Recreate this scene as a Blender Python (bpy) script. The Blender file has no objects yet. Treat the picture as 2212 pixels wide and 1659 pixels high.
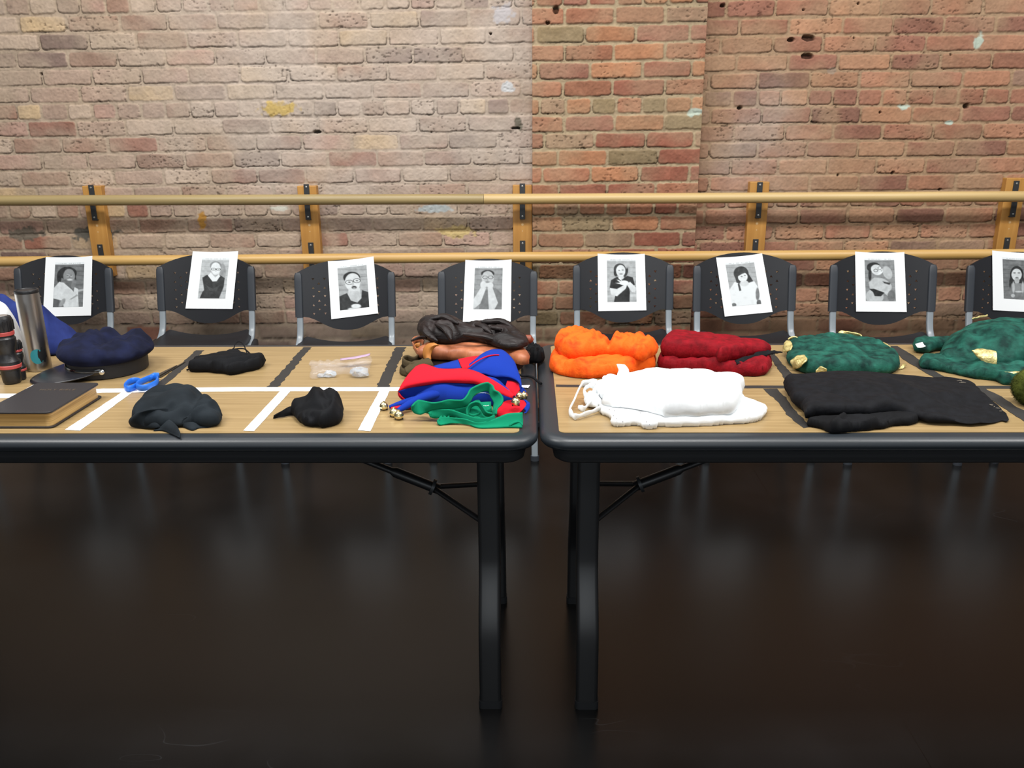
import bpy, bmesh, math, random
import numpy as np
from mathutils import Vector, Matrix, geometry, noise as mnoise

# ------------------------------------------------------------------ camera, world, lights
SC = bpy.context.scene
COL = SC.collection
W, Hh = 2212.0, 1659.0
F = 1825.0
CAMH = 1.33
PITCH, YAW, ROLL = math.radians(16.9), math.radians(1.23), 0.0085
fwd = Vector((-math.sin(YAW) * math.cos(PITCH), math.cos(YAW) * math.cos(PITCH), -math.sin(PITCH)))
r0 = fwd.cross(Vector((0, 0, 1))).normalized()
u0 = r0.cross(fwd).normalized()
right = r0 * math.cos(ROLL) - u0 * math.sin(ROLL)
up = u0 * math.cos(ROLL) + r0 * math.sin(ROLL)
cd = bpy.data.cameras.new('camera')
cam = bpy.data.objects.new('camera', cd)
COL.objects.link(cam)
M = Matrix((right, up, -fwd)).transposed().to_4x4()
M.translation = Vector((0, 0, CAMH))
cam.matrix_world = M
cd.sensor_fit = 'HORIZONTAL'
cd.sensor_width = 36.0
cd.lens = F / W * 36.0
cd.clip_start = 0.05
SC.camera = cam

wd = bpy.data.worlds.new('room_light')
SC.world = wd
wd.use_nodes = True
wd.node_tree.nodes['Background'].inputs[0].default_value = (0.93, 0.96, 1.0, 1)
wd.node_tree.nodes['Background'].inputs[1].default_value = 0.20
SC.view_settings.view_transform = 'Standard'
SC.view_settings.look = 'None'
SC.view_settings.gamma = 1.0
SC.view_settings.exposure = 0.1
SC.view_settings.use_curve_mapping = False


def area_light(name, loc, sx, sy, power, color=(1, 0.985, 0.96), target=None):
    l = bpy.data.lights.new(name, 'AREA')
    l.shape = 'RECTANGLE'
    l.size, l.size_y, l.energy, l.color = sx, sy, power, color
    o = bpy.data.objects.new(name, l)
    o.location = loc
    if target:
        o.rotation_euler = (Vector(target) - Vector(loc)).to_track_quat('-Z', 'Y').to_euler()
    COL.objects.link(o)
    return o


# rows of ceiling fixtures over the studio
for lx in (-2.1, 0.2, 2.5):
    area_light('ceiling_light', (lx, 1.25, 3.3), 1.5, 0.5, 78)
area_light('ceiling_light', (-1.0, 2.9, 3.3), 1.6, 0.35, 30, target=(-0.9, 4.0, 1.4))
area_light('ceiling_light', (2.2, 2.9, 3.3), 1.6, 0.35, 17, target=(2.2, 4.0, 1.4))
area_light('ceiling_light', (0.0, -1.6, 3.2), 3.0, 0.6, 24, target=(0.0, 3.5, 0.9))
# low cool light added behind the camera for highlights on legs and rims
area_light('added_low_light', (0.0, -2.6, 1.75), 3.6, 0.9, 26, color=(0.86, 0.94, 1.0), target=(0.0, 2.0, 1.0))


def ray(px, py):
    return (fwd * F + right * (px - W / 2) - up * (py - Hh / 2)).normalized()


def PZ(px, py, z):
    d = ray(px, py)
    t = (z - CAMH) / d.z
    return Vector((0, 0, CAMH)) + d * t


def PY(px, py, y):
    d = ray(px, py)
    return Vector((0, 0, CAMH)) + d * (y / d.y)


T = 0.74          # table top height
LAM = 0.0012      # laminate thickness above the rim


def PT(px, py, h=0.0):
    return PZ(px, py, T + LAM + h)


# ------------------------------------------------------------------ materials
def lin(c):
    c = c / 255.0
    return c / 12.92 if c <= 0.04045 else ((c + 0.055) / 1.055) ** 2.4


def C(r, g, b):
    return (lin(r), lin(g), lin(b), 1.0)


MATS = {}


def mat(name, col, rough=0.6, metal=0.0, col2=None, nscale=8.0, stretch=(1, 1, 1), bump=0.0, bscale=60.0,
        sheen=0.0, coat=0.0, spec=0.5, contrast=(0.35, 0.65), bdist=0.002, sheen_rough=0.3, detail=4):
    m = bpy.data.materials.new(name)
    m.use_nodes = True
    nt = m.node_tree
    p = nt.nodes['Principled BSDF']
    p.inputs['Base Color'].default_value = col
    p.inputs['Roughness'].default_value = rough
    p.inputs['Metallic'].default_value = metal
    p.inputs['Specular IOR Level'].default_value = spec
    if sheen:
        p.inputs['Sheen Weight'].default_value = sheen
        p.inputs['Sheen Roughness'].default_value = sheen_rough
        p.inputs['Sheen Tint'].default_value = (min(1, col[0] * 2.5 + .1), min(1, col[1] * 2.5 + .1), min(1, col[2] * 2.5 + .1), 1)
    if coat:
        p.inputs['Coat Weight'].default_value = coat
    tc = nt.nodes.new('ShaderNodeTexCoord')
    mp = nt.nodes.new('ShaderNodeMapping')
    mp.inputs['Scale'].default_value = stretch
    nt.links.new(tc.outputs['Object'], mp.inputs[0])
    if col2 is not None:
        n = nt.nodes.new('ShaderNodeTexNoise')
        n.inputs['Scale'].default_value = nscale
        n.inputs['Detail'].default_value = detail
        nt.links.new(mp.outputs[0], n.inputs['Vector'])
        r = nt.nodes.new('ShaderNodeValToRGB')
        r.color_ramp.elements[0].position, r.color_ramp.elements[1].position = contrast
        r.color_ramp.elements[0].color, r.color_ramp.elements[1].color = col, col2
        nt.links.new(n.outputs['Fac'], r.inputs[0])
        nt.links.new(r.outputs[0], p.inputs['Base Color'])
    if bump:
        n2 = nt.nodes.new('ShaderNodeTexNoise')
        n2.inputs['Scale'].default_value = bscale
        n2.inputs['Detail'].default_value = 3
        nt.links.new(mp.outputs[0], n2.inputs['Vector'])
        b = nt.nodes.new('ShaderNodeBump')
        b.inputs['Strength'].default_value = bump
        b.inputs['Distance'].default_value = bdist
        nt.links.new(n2.outputs['Fac'], b.inputs['Height'])
        nt.links.new(b.outputs[0], p.inputs['Normal'])
    MATS[name] = m
    return m


def attr_mat(name, rough=0.85, bump=0.0, bscale=200, spec=0.3):
    m = mat(name, (0.5, 0.5, 0.5, 1), rough=rough, bump=bump, bscale=bscale, spec=spec)
    nt = m.node_tree
    a = nt.nodes.new('ShaderNodeAttribute')
    a.attribute_name = 'Col'
    nt.links.new(a.outputs['Color'], nt.nodes['Principled BSDF'].inputs['Base Color'])
    return m


M_brick = attr_mat('brick_and_mortar', 0.9, 0.35, 260, 0.2)
M_print = attr_mat('printed_ink', 0.7, 0, 1, 0.2)
M_paper = mat('white_paper', (0.90, 0.92, 0.93, 1), 0.75)
M_floor = mat('black_vinyl', C(8, 8, 8), 0.25, spec=0.44, col2=C(22, 22, 23), nscale=2.2, contrast=(0.42, 0.8), bump=0.05, bscale=3)
M_rim = mat('black_plastic_rim', C(34, 39, 44), 0.40, bump=0.15, bscale=500, bdist=0.0005)
M_apron = mat('black_apron', C(26, 28, 31), 0.55)
M_lam = mat('oak_laminate', C(136, 113, 75), 0.36, col2=C(158, 134, 94), nscale=11, stretch=(0.3, 9, 1), contrast=(0.3, 0.7), detail=6)
M_legs = mat('black_painted_steel', C(24, 25, 27), 0.42, spec=.7)
M_chair = mat('black_chair_plastic', C(30, 31, 35), 0.42, bump=0.25, bscale=900, bdist=0.0004)
M_sleeve = mat('charcoal_plastic', C(50, 54, 60), 0.5)
M_grey = mat('grey_painted_steel', C(138, 146, 152), 0.3, spec=0.6)
M_board = mat('varnished_pine', C(176, 124, 58), 0.42, col2=C(192, 142, 74), nscale=7, stretch=(9, 1, .7), contrast=(.3, .7))
M_rail = mat('pale_varnished_rail', C(186, 156, 102), 0.38, col2=C(202, 174, 120), nscale=5, stretch=(.3, 8, 8))
M_rail2 = mat('aged_varnished_rail', C(150, 130, 88), 0.38, col2=C(164, 144, 100), nscale=5, stretch=(.3, 8, 8))
M_rail3 = mat('honey_varnished_rail', C(190, 150, 86), 0.38, col2=C(206, 168, 104), nscale=5, stretch=(.3, 8, 8))
M_brkt = mat('dark_steel_bracket', C(66, 68, 70), 0.45, metal=0.5)
M_screw = mat('bright_screw', C(190, 190, 185), 0.35, metal=0.8)
M_wplug = mat('pale_wood_plug', C(205, 170, 120), 0.6)


# ------------------------------------------------------------------ mesh helpers
class MB:
    def __init__(s):
        s.v, s.f = [], []

    def add(s, v, f):
        o = len(s.v)
        s.v += [tuple(p) for p in v]
        s.f += [tuple(i + o for i in q) for q in f]
        return s

    def box(s, x0, x1, y0, y1, z0, z1):
        v = [(x, y, z) for x in (x0, x1) for y in (y0, y1) for z in (z0, z1)]
        return s.add(v, [(0, 1, 3, 2), (4, 6, 7, 5), (0, 4, 5, 1), (2, 3, 7, 6), (0, 2, 6, 4), (1, 5, 7, 3)])

    def tube(s, pts, r, n=12, caps=True, ax=None, closed=False, sq=1.0):
        """pts: 3D path, r: radius, list of radii or (ra, rb) oval; ax: fixed direction of the first oval axis"""
        P = [Vector(p) for p in pts]
        N = len(P)
        prev = None
        rings = []
        for i in range(N):
            if closed:
                t = P[(i + 1) % N] - P[i - 1]
            else:
                t = P[min(i + 1, N - 1)] - P[max(i - 1, 0)]
            t.normalize()
            if ax is not None:
                a = Vector(ax)
            elif prev is None:
                a = Vector((0, 0, 1)) if abs(t.z) < 0.9 else Vector((1, 0, 0))
            else:
                a = prev
            a = (a - t * a.dot(t)).normalized()
            b = t.cross(a)
            prev = a
            rr = r[i] if isinstance(r, list) else r
            ra, rb = rr if isinstance(rr, tuple) else (rr, rr)
            ring = []
            for k in range(n):
                th = 2 * math.pi * k / n
                ct, st = math.cos(th), math.sin(th)
                ct, st = math.copysign(abs(ct) ** sq, ct), math.copysign(abs(st) ** sq, st)
                ring.append(P[i] + a * (ra * ct) + b * (rb * st))
            rings.append(ring)
        v = [p for ring in rings for p in ring]
        f = []
        for i in range(N if closed else N - 1):
            for k in range(n):
                a0, a1 = i * n + k, i * n + (k + 1) % n
                j = ((i + 1) % N) * n
                f.append((a0, a1, j + (k + 1) % n, j + k))
        if caps and not closed:
            f.append(tuple(range(n - 1, -1, -1)))
            f.append(tuple((N - 1) * n + k for k in range(n)))
        return s.add(v, f)

    def lathe(s, prof, n=40, c=(0, 0, 0), sx=1, sy=1, cap=True):
        v, f = [], []
        for (r, z) in prof:
            for k in range(n):
                th = 2 * math.pi * k / n
                v.append((c[0] + r * math.cos(th) * sx, c[1] + r * math.sin(th) * sy, c[2] + z))
        for i in range(len(prof) - 1):
            for k in range(n):
                k2 = (k + 1) % n
                f.append((i * n + k, i * n + k2, (i + 1) * n + k2, (i + 1) * n + k))
        if cap:
            f.append(tuple(range(n - 1, -1, -1)))
            f.append(tuple((len(prof) - 1) * n + k for k in range(n)))
        return s.add(v, f)

    def rings(s, R, cap0=True, cap1=True):
        n = len(R[0])
        v = [p for r in R for p in r]
        f = []
        for i in range(len(R) - 1):
            for k in range(n):
                k2 = (k + 1) % n
                f.append((i * n + k, i * n + k2, (i + 1) * n + k2, (i + 1) * n + k))
        if cap0:
            f.append(tuple(range(n - 1, -1, -1)))
        if cap1:
            f.append(tuple((len(R) - 1) * n + k for k in range(n)))
        return s.add(v, f)

    def build(s, name, m, parent=None, smooth=True, local=False, angle=40, bevel=0, solid=0, subs=0):
        off = Vector((0, 0, 0))
        if parent is not None and not local:
            off = Vector(parent['_o'])
        me = bpy.data.meshes.new(name)
        me.from_pydata([(p[0] - off.x, p[1] - off.y, p[2] - off.z) for p in s.v], [], s.f)
        me.materials.append(m)
        bm = bmesh.new()
        bm.from_mesh(me)
        bmesh.ops.recalc_face_normals(bm, faces=bm.faces)
        bm.to_mesh(me)
        bm.free()
        if smooth:
            me.polygons.foreach_set('use_smooth', [True] * len(me.polygons))
            try:
                me.set_sharp_from_angle(angle=math.radians(angle))
            except Exception:
                pass
        o = bpy.data.objects.new(name, me)
        COL.objects.link(o)
        if parent is not None:
            o.parent = parent
            if not local:
                o['_o'] = tuple(parent['_o'])
        if bevel:
            b = o.modifiers.new('bevel', 'BEVEL')
            b.width, b.segments, b.limit_method = bevel, 3, 'ANGLE'
        if solid:
            b = o.modifiers.new('solid', 'SOLIDIFY')
            b.thickness, b.offset = solid, 0
        if subs:
            b = o.modifiers.new('sub', 'SUBSURF')
            b.levels = b.render_levels = subs
        return o


def tag(o, label, cat, group=None, kind=None):
    if label:
        o['label'] = label
    if cat:
        o['category'] = cat
    if group:
        o['group'] = group
    if kind:
        o['kind'] = kind
    return o


EMPT = []


def thing(name, label, cat, loc, group=None):
    o = bpy.data.objects.new(name, None)
    COL.objects.link(o)
    o.location = loc
    o.empty_display_size = 0.02
    o['_o'] = tuple(loc)
    EMPT.append(o)
    return tag(o, label, cat, group)


def origin_to(o, p):
    """move the origin of a single-mesh thing to p without moving it"""
    p = Vector(p)
    o.data.transform(Matrix.Translation(-p))
    o.location = p
    return o


def crom(pts, n, closed=False):
    """Catmull-Rom resampling: n points per segment"""
    P = [Vector(p) for p in pts]
    N = len(P)
    out = []
    for i in range(N if closed else N - 1):
        p1, p2 = P[i], P[(i + 1) % N]
        p0 = P[i - 1] if (closed or i > 0) else p1 * 2 - p2
        p3 = P[(i + 2) % N] if (closed or i + 2 < N) else p2 * 2 - p1
        for k in range(n):
            t = k / n
            out.append(0.5 * ((2 * p1) + (p2 - p0) * t + (2 * p0 - 5 * p1 + 4 * p2 - p3) * t * t + (3 * p1 - p0 - 3 * p2 + p3) * t ** 3))
    if not closed:
        out.append(P[-1])
    return out


def resample(pts, step, closed=False):
    P = [Vector(p) for p in pts]
    if closed:
        P.append(P[0])
    out = [P[0]]
    acc = 0
    for a, b in zip(P, P[1:]):
        L = (b - a).length
        if L < 1e-9:
            continue
        d = step - acc
        while d <= L:
            out.append(a.lerp(b, d / L))
            d += step
        acc = L - (d - step)
    if closed:
        if (out[-1] - out[0]).length < step * 0.6:
            out.pop()
    elif (out[-1] - P[-1]).length > 1e-6:
        out.append(P[-1])
    return out


def pip(poly, X, Y):
    """vectorised point in polygon"""
    inside = np.zeros(X.shape, bool)
    n = len(poly)
    j = n - 1
    for i in range(n):
        xi, yi = poly[i][0], poly[i][1]
        xj, yj = poly[j][0], poly[j][1]
        if yi != yj:
            c = ((yi > Y) != (yj > Y)) & (X < (xj - xi) * (Y - yi) / (yj - yi) + xi)
            inside ^= c
        j = i
    return inside


def polydist(pl, X, Y, closed=False):
    """distance of points to a polyline"""
    d = np.full(X.shape, 1e9)
    n = len(pl)
    for i in range(n if closed else n - 1):
        ax, ay = pl[i][0], pl[i][1]
        bx, by = pl[(i + 1) % n][0], pl[(i + 1) % n][1]
        L = (bx - ax) ** 2 + (by - ay) ** 2 + 1e-12
        t = np.clip(((X - ax) * (bx - ax) + (Y - ay) * (by - ay)) / L, 0, 1)
        d = np.minimum(d, np.hypot(X - ax - t * (bx - ax), Y - ay - t * (by - ay)))
    return d


def triangulate(outline, step, holes=(), jitter=0.25, seed=1):
    """2D constrained triangulation of a region: returns verts (np), tris"""
    rnd = random.Random(seed)
    xs = [p[0] for p in outline]
    ys = [p[1] for p in outline]
    gx = np.arange(min(xs), max(xs), step)
    gy = np.arange(min(ys), max(ys), step * 0.87)
    X, Y = np.meshgrid(gx, gy)
    X = X + (np.arange(len(gy)) % 2)[:, None] * step * 0.5
    X, Y = X.ravel(), Y.ravel()
    k = pip(outline, X, Y) & (polydist(outline, X, Y, True) > step * 0.55)
    for h in holes:
        k &= ~pip(h, X, Y)
        k &= polydist(h, X, Y, True) > step * 0.3
    X, Y = X[k], Y[k]
    vs = [Vector((p[0], p[1])) for p in outline]
    edges = [(i, (i + 1) % len(vs)) for i in range(len(vs))]
    face = [list(range(len(vs)))]
    for h in holes:
        o = len(vs)
        vs += [Vector((p[0], p[1])) for p in h]
        edges += [(o + i, o + (i + 1) % len(h)) for i in range(len(h))]
    for a, b in zip(X, Y):
        vs.append(Vector((a + rnd.uniform(-1, 1) * step * jitter * .3, b + rnd.uniform(-1, 1) * step * jitter * .3)))
    V, E, Fc, _, _, _ = geometry.delaunay_2d_cdt(vs, edges, face, 1, 1e-7, False)
    V = np.array([(v.x, v.y) for v in V])
    Fa = np.array([list(f)[:3] for f in Fc])
    c = V[Fa].mean(axis=1)
    k = pip(outline, c[:, 0], c[:, 1])
    for h in holes:
        k &= ~pip(h, c[:, 0], c[:, 1])
    return V, [tuple(int(i) for i in f) for f in Fa[k]]


def boundary_edges(tris):
    cnt = {}
    for f in tris:
        for i in range(len(f)):
            a, b = f[i], f[(i + 1) % len(f)]
            k = (min(a, b), max(a, b))
            cnt[k] = cnt.get(k, 0) + 1
    return [k for k, c in cnt.items() if c == 1]


# value noise on numpy arrays
_tab = np.random.RandomState(7).rand(256, 256)


def vn(u, v, s, seed=0):
    x, y = u / s + seed * 17.31, v / s + seed * 9.77
    i, j = np.floor(x).astype(int), np.floor(y).astype(int)
    fx, fy = x - i, y - j
    fx, fy = fx * fx * (3 - 2 * fx), fy * fy * (3 - 2 * fy)
    a, b = _tab[i % 256, j % 256], _tab[(i + 1) % 256, j % 256]
    c, d = _tab[i % 256, (j + 1) % 256], _tab[(i + 1) % 256, (j + 1) % 256]
    return (a * (1 - fx) + b * fx) * (1 - fy) + (c * (1 - fx) + d * fx) * fy


def fbm(u, v, s, seed=0, o=3):
    r, a, t = 0, 1.0, 0
    for k in range(o):
        r = r + a * vn(u, v, s / 2 ** k, seed + k * 5)
        t += a
        a *= 0.5
    return r / t


def sstep(a, b, x):
    t = np.clip((x - a) / (b - a), 0, 1)
    return t * t * (3 - 2 * t)


def hsh(a, b, k=0):
    a, b = np.asarray(a).astype(int), np.asarray(b).astype(int)
    return _tab[(a * 37 + k * 91 + 11) % 256, (b * 53 + k * 29 + 5) % 256]


def set_cols(me, cols):
    a = me.color_attributes.new('Col', 'FLOAT_COLOR', 'POINT')
    a.data.foreach_set('color', np.ascontiguousarray(cols, dtype=np.float32).ravel())
# ------------------------------------------------------------------ brick wall
WY = 4.03
CHT = 0.0745


def lc(r, g, b):
    return np.array([lin(r), lin(g), lin(b)])


def brick_panel(name, x0, x1, Y, z0, z1, res, phase, seed, relief, pal, mortar, smear, spots=(), holes=(), wash=None,
                skirt=0.0, label=None):
    V0, F0, C0 = [], [], []
    base = 0
    for (za, zb, rs) in ((z0, 0.42, res * 3), (0.42, z1, res)):
        nx, nz = int((x1 - x0) / rs) + 2, int((zb - za) / rs) + 2
        u = np.linspace(x0, x1, nx)
        v = np.linspace(za, zb, nz)
        U, Vv = np.meshgrid(u, v)
        q = Vv - phase - 0.003 * U + 0.006 * (vn(U, Vv, 0.7, seed) - 0.5)
        row = np.floor(q / CHT)
        fv = q - row * CHT
        hd = (row.astype(int) % 6) == 0
        L = np.where(hd, 0.113, 0.224)
        off = hsh(row, row * 0 + seed) * 0.06 + np.where(row.astype(int) % 2 == 0, 0, L / 2)
        s = (U + 10 + off) / L
        i = np.floor(s)
        # some stretchers are cut in two
        jl = (hsh(row, i, 1) - 0.5) * 0.016
        jr = (hsh(row, i + 1, 1) - 0.5) * 0.016
        dl = (s - i) * L - jl
        dr = (i + 1 - s) * L + jr
        wob = (fbm(U, Vv, 0.03, seed + 1) - 0.5) * 0.008
        mj = 0.0045 + 0.003 * hsh(row, i, 2)
        dx = np.minimum(dl, dr) - mj + wob
        dy = np.minimum(fv - 0.0005, CHT - fv) - 0.0052 - 0.002 * hsh(row, i, 3) + (fbm(U, Vv, 0.045, seed + 2) - 0.5) * 0.008
        r = 0.009 + 0.006 * hsh(row, i, 4)
        a, b = r - dx, r - dy
        sd = np.where((a > 0) & (b > 0), r - np.hypot(a, b), np.minimum(dx, dy))
        sd = sd + (fbm(U, Vv, 0.012, seed + 3) - 0.5) * 0.004
        bm_ = sstep(-0.0025, 0.0025, sd)
        fine = fbm(U, Vv, 0.008, seed + 4, 2)
        mid = fbm(U, Vv, 0.05, seed + 5)
        h = bm_ * (relief + (hsh(row, i, 5) - 0.5) * 0.005 + (hsh(row, i, 6) - .5) * 0.03 * (fv - CHT / 2))
        h = h + (fine - 0.5) * 0.0030 + (mid - 0.5) * 0.004
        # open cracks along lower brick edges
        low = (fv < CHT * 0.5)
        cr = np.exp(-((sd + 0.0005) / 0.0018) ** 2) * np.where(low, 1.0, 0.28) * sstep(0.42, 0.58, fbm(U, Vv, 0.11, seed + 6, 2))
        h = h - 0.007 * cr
        rough = sstep(0.55, 0.85, hsh(row, i, 7)) * 0.8 + 0.25
        pit = sstep(0.70, 0.80, fbm(U, Vv * 1.8, 0.013, seed + 8, 2)) * rough
        h = h - 0.004 * pit
        # colours
        pr = hsh(row, i, 8)
        pc = np.zeros(U.shape + (3,))
        acc = 0.0
        for (wgt, c) in pal:
            k = (pr >= acc) & (pr < acc + wgt)
            pc[k] = c
            acc += wgt
        pc[pr >= acc] = pal[-1][1]
        val = 0.86 + 0.28 * hsh(row, i, 9) + (mid - 0.5) * 0.35 + (fine - 0.5) * 0.25
        pc = pc * val[..., None]
        mo = np.array(mortar)[None, None, :] * (0.86 + 0.28 * fbm(U, Vv, 0.04, seed + 9) + (fine - 0.5) * 0.25)[..., None]
        sm = np.clip(smear * sstep(0.35, 0.7, fbm(U, Vv, 0.16, seed + 10)), 0, 1)
        k = (bm_ * (1 - sm))[..., None]
        c = pc * k + mo * (1 - k)
        if wash is not None:
            wm = wash(U, Vv)
            nn = sstep(0.25, 0.65, fbm(U, Vv, 0.2, seed + 11))
            wa = np.clip(wm * (0.45 + 0.55 * nn), 0, 1)[..., None]
            c = c * (1 - wa) + (lc(188, 174, 162) * (0.9 + 0.25 * (fbm(U, Vv, 0.03, seed + 12) - .5))[..., None] * (0.55 + 0.45 * (c.mean(axis=2) / 0.30).clip(0.4, 1.15))[..., None]) * wa
        c = c * (1 - 0.72 * cr - 0.45 * pit)[..., None]  # crack lines carry dirt and gap shade in the colour; pits darkened too
        for (sx, sz, rx, rz, cc) in spots:
            dd = np.hypot((U - sx) / rx, (Vv - sz) / rz) + (fbm(U, Vv, 0.02, 3) - 0.5) * 1.2
            m_ = (1 - sstep(0.7, 1.1, dd))[..., None]
            c = c * (1 - m_) + np.array(cc)[None, None, :] * m_
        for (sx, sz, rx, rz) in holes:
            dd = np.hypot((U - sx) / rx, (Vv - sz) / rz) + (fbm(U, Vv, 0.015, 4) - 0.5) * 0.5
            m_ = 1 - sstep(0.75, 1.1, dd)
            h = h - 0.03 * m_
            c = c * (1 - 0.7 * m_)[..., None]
        P = np.stack([U, Y - h, Vv], axis=-1).reshape(-1, 3)
        idx = np.arange(nx * nz).reshape(nz, nx) + base
        fc = np.stack([idx[:-1, :-1], idx[:-1, 1:], idx[1:, 1:], idx[1:, :-1]], axis=-1).reshape(-1, 4)
        V0.append(P)
        F0.append(fc)
        C0.append(c.reshape(-1, 3))
        base += nx * nz
        if skirt:
            for colm in (0, -1):
                ids = idx[:, colm]
                Pn = P[(ids - idx[0, 0])].copy()
                Pn[:, 1] = Y + skirt
                V0.append(Pn)
                C0.append(c[:, colm, :] * 0.9)
                nid = np.arange(nz) + base
                base += nz
                F0.append(np.stack([ids[:-1], ids[1:], nid[1:], nid[:-1]], axis=-1))
    V0, F0, C0 = np.concatenate(V0), np.concatenate(F0), np.concatenate(C0)
    me = bpy.data.meshes.new(name)
    me.vertices.add(len(V0))
    me.vertices.foreach_set('co', V0.astype(np.float32).ravel())
    me.loops.add(len(F0) * 4)
    me.loops.foreach_set('vertex_index', F0.astype(np.int32).ravel())
    me.polygons.add(len(F0))
    me.polygons.foreach_set('loop_start', np.arange(0, len(F0) * 4, 4, dtype=np.int32))
    me.polygons.foreach_set('loop_total', np.full(len(F0), 4, dtype=np.int32))
    me.update(calc_edges=True)
    me.polygons.foreach_set('use_smooth', np.ones(len(F0), bool))
    set_cols(me, np.concatenate([np.clip(C0, 0.005, 0.9), np.ones((len(C0), 1))], axis=1))
    me.materials.append(M_brick)
    o = bpy.data.objects.new(name, me)
    COL.objects.link(o)
    tag(o, label, 'wall', kind='structure')
    return o


PIL = 0.055
xl = PY(1150, 300, WY - PIL).x
xr = PY(1513, 300, WY - PIL).x


def phase_for(px, py, Y):
    p = PY(px, py, Y)
    return (p.z - 0.003 * p.x) - CHT     # top of a header course


def wpos(px, py, Y=WY):
    p = PY(px, py, Y)
    return p.x, p.z


pal_left = [(0.30, lc(168, 142, 124)), (0.18, lc(156, 122, 102)), (0.14, lc(182, 160, 140)), (0.14, lc(168, 134, 118)),
            (0.08, lc(128, 104, 94)), (0.08, lc(190, 162, 124)), (0.08, lc(150, 102, 84))]
pal_pil = [(0.34, lc(158, 108, 84)), (0.22, lc(168, 119, 88)), (0.16, lc(150, 95, 77)), (0.10, lc(160, 130, 106)),
           (0.10, lc(148, 100, 84)), (0.08, lc(130, 112, 84))]
pal_right = [(0.32, lc(162, 116, 90)), (0.22, lc(170, 126, 96)), (0.20, lc(154, 106, 84)), (0.12, lc(144, 98, 80)),
             (0.08, lc(142, 112, 94)), (0.06, lc(130, 90, 74))]


def wash_left(U, V):
    a = sstep(-2.0, -1.1, U)          # paint residue fades towards the far left
    b = 0.35 + 0.65 * sstep(0.85, 1.15, V)
    return 0.80 * (0.25 + 0.75 * a) * b


def wash_right(U, V):
    d = np.hypot((U - wpos(1660, 330)[0]) / 0.30, (V - wpos(1660, 330)[1]) / 0.42)
    return 0.5 * (1 - sstep(0.3, 1.1, d)) + 0.08


ws = lc(176, 186, 172)
ochre = lc(176, 130, 62)
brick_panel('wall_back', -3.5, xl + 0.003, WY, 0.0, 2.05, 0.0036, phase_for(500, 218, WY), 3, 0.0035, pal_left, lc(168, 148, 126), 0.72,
            spots=[(*wpos(437, 478), .022, .05, ochre), (*wpos(205, 505), .12, .035, lc(96, 92, 84)), (*wpos(600, 235), .09, .03, lc(186, 160, 100)), (*wpos(985, 500), .09, .028, lc(190, 168, 118)),
                   (*wpos(1085, 30), .05, .04, lc(178, 172, 172)), (*wpos(1095, 190), .03, .03, lc(190, 190, 190)), (*wpos(940, 450), .10, .018, lc(170, 176, 176)),
                   (*wpos(1120, 265), .02, .03, lc(110, 104, 92)), (*wpos(610, 450), .05, .012, lc(200, 198, 186)), (*wpos(60, 505), .09, .03, lc(110, 100, 88))],
            holes=[(*wpos(684, 285), .02, .008), (*wpos(1114, 277), .02, .006), (*wpos(1060, 73), .005, .005), (*wpos(89, 160), .006, .006)],
            wash=wash_left, label='pale worn brick wall with paint residue left of the pilaster')
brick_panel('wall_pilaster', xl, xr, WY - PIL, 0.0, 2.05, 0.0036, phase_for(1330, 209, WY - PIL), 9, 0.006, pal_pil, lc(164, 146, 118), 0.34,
            spots=[(*wpos(1493, 243), .035, .018, ws)], holes=[(*wpos(1200, 25), .014, .02), (*wpos(1183, 52), .01, .008)],
            skirt=PIL + 0.01, label='orange red brick pilaster between two stretches of wall')
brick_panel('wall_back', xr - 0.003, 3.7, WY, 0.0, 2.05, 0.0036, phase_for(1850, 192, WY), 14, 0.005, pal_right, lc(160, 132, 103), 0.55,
            spots=[(*wpos(2113, 88), .022, .035, ws), (*wpos(1950, 232), .030, .013, ws), (*wpos(2050, 265), .026, .010, ws), (*wpos(1797, 153), .02, .014, lc(150, 130, 112))],
            holes=[(*wpos(1746, 82), .028, .014), (*wpos(1744, 121), .026, .014), (*wpos(1708, 86), .016, .01), (*wpos(1598, 233), .013, .009), (*wpos(2087, 229), .014, .012), (*wpos(1736, 21), .005, .005),
                   (*wpos(1853, 8), .006, .005), (*wpos(1928, 373), .008, .007), (*wpos(1810, 378), .005, .006), (*wpos(2030, 409), .007, .005), (*wpos(1561, 12), .012, .008),
                   (*wpos(1844, 82), .004, .004), (*wpos(2031, 189), .005, .004), (*wpos(1900, 243), .005, .005), (*wpos(2053, 118), .006, .004)],
            wash=wash_right, label='red brown brick wall right of the pilaster')

# floor with a long seam
fl = MB()
fl.box(-5, 5, -2.5, WY + 0.1, -0.05, 0)
flo = fl.build('floor', M_floor, smooth=False)
tag(flo, 'glossy black vinyl dance floor', 'floor', kind='structure')
nt = M_floor.node_tree
pb = nt.nodes['Principled BSDF']
sa, sb = PZ(1722, 1172, 0), PZ(1992, 1625, 0)
dirv = (sb - sa).normalized()
nv = Vector((-dirv.y, dirv.x, 0))
tc = nt.nodes.new('ShaderNodeTexCoord')
dp = nt.nodes.new('ShaderNodeVectorMath'); dp.operation = 'DOT_PRODUCT'
dp.inputs[1].default_value = nv
nt.links.new(tc.outputs['Object'], dp.inputs[0])
m1 = nt.nodes.new('ShaderNodeMath'); m1.operation = 'SUBTRACT'; m1.inputs[1].default_value = nv.dot(sa)
m2 = nt.nodes.new('ShaderNodeMath'); m2.operation = 'ABSOLUTE'
m3 = nt.nodes.new('ShaderNodeMath'); m3.operation = 'LESS_THAN'; m3.inputs[1].default_value = 0.0012
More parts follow.
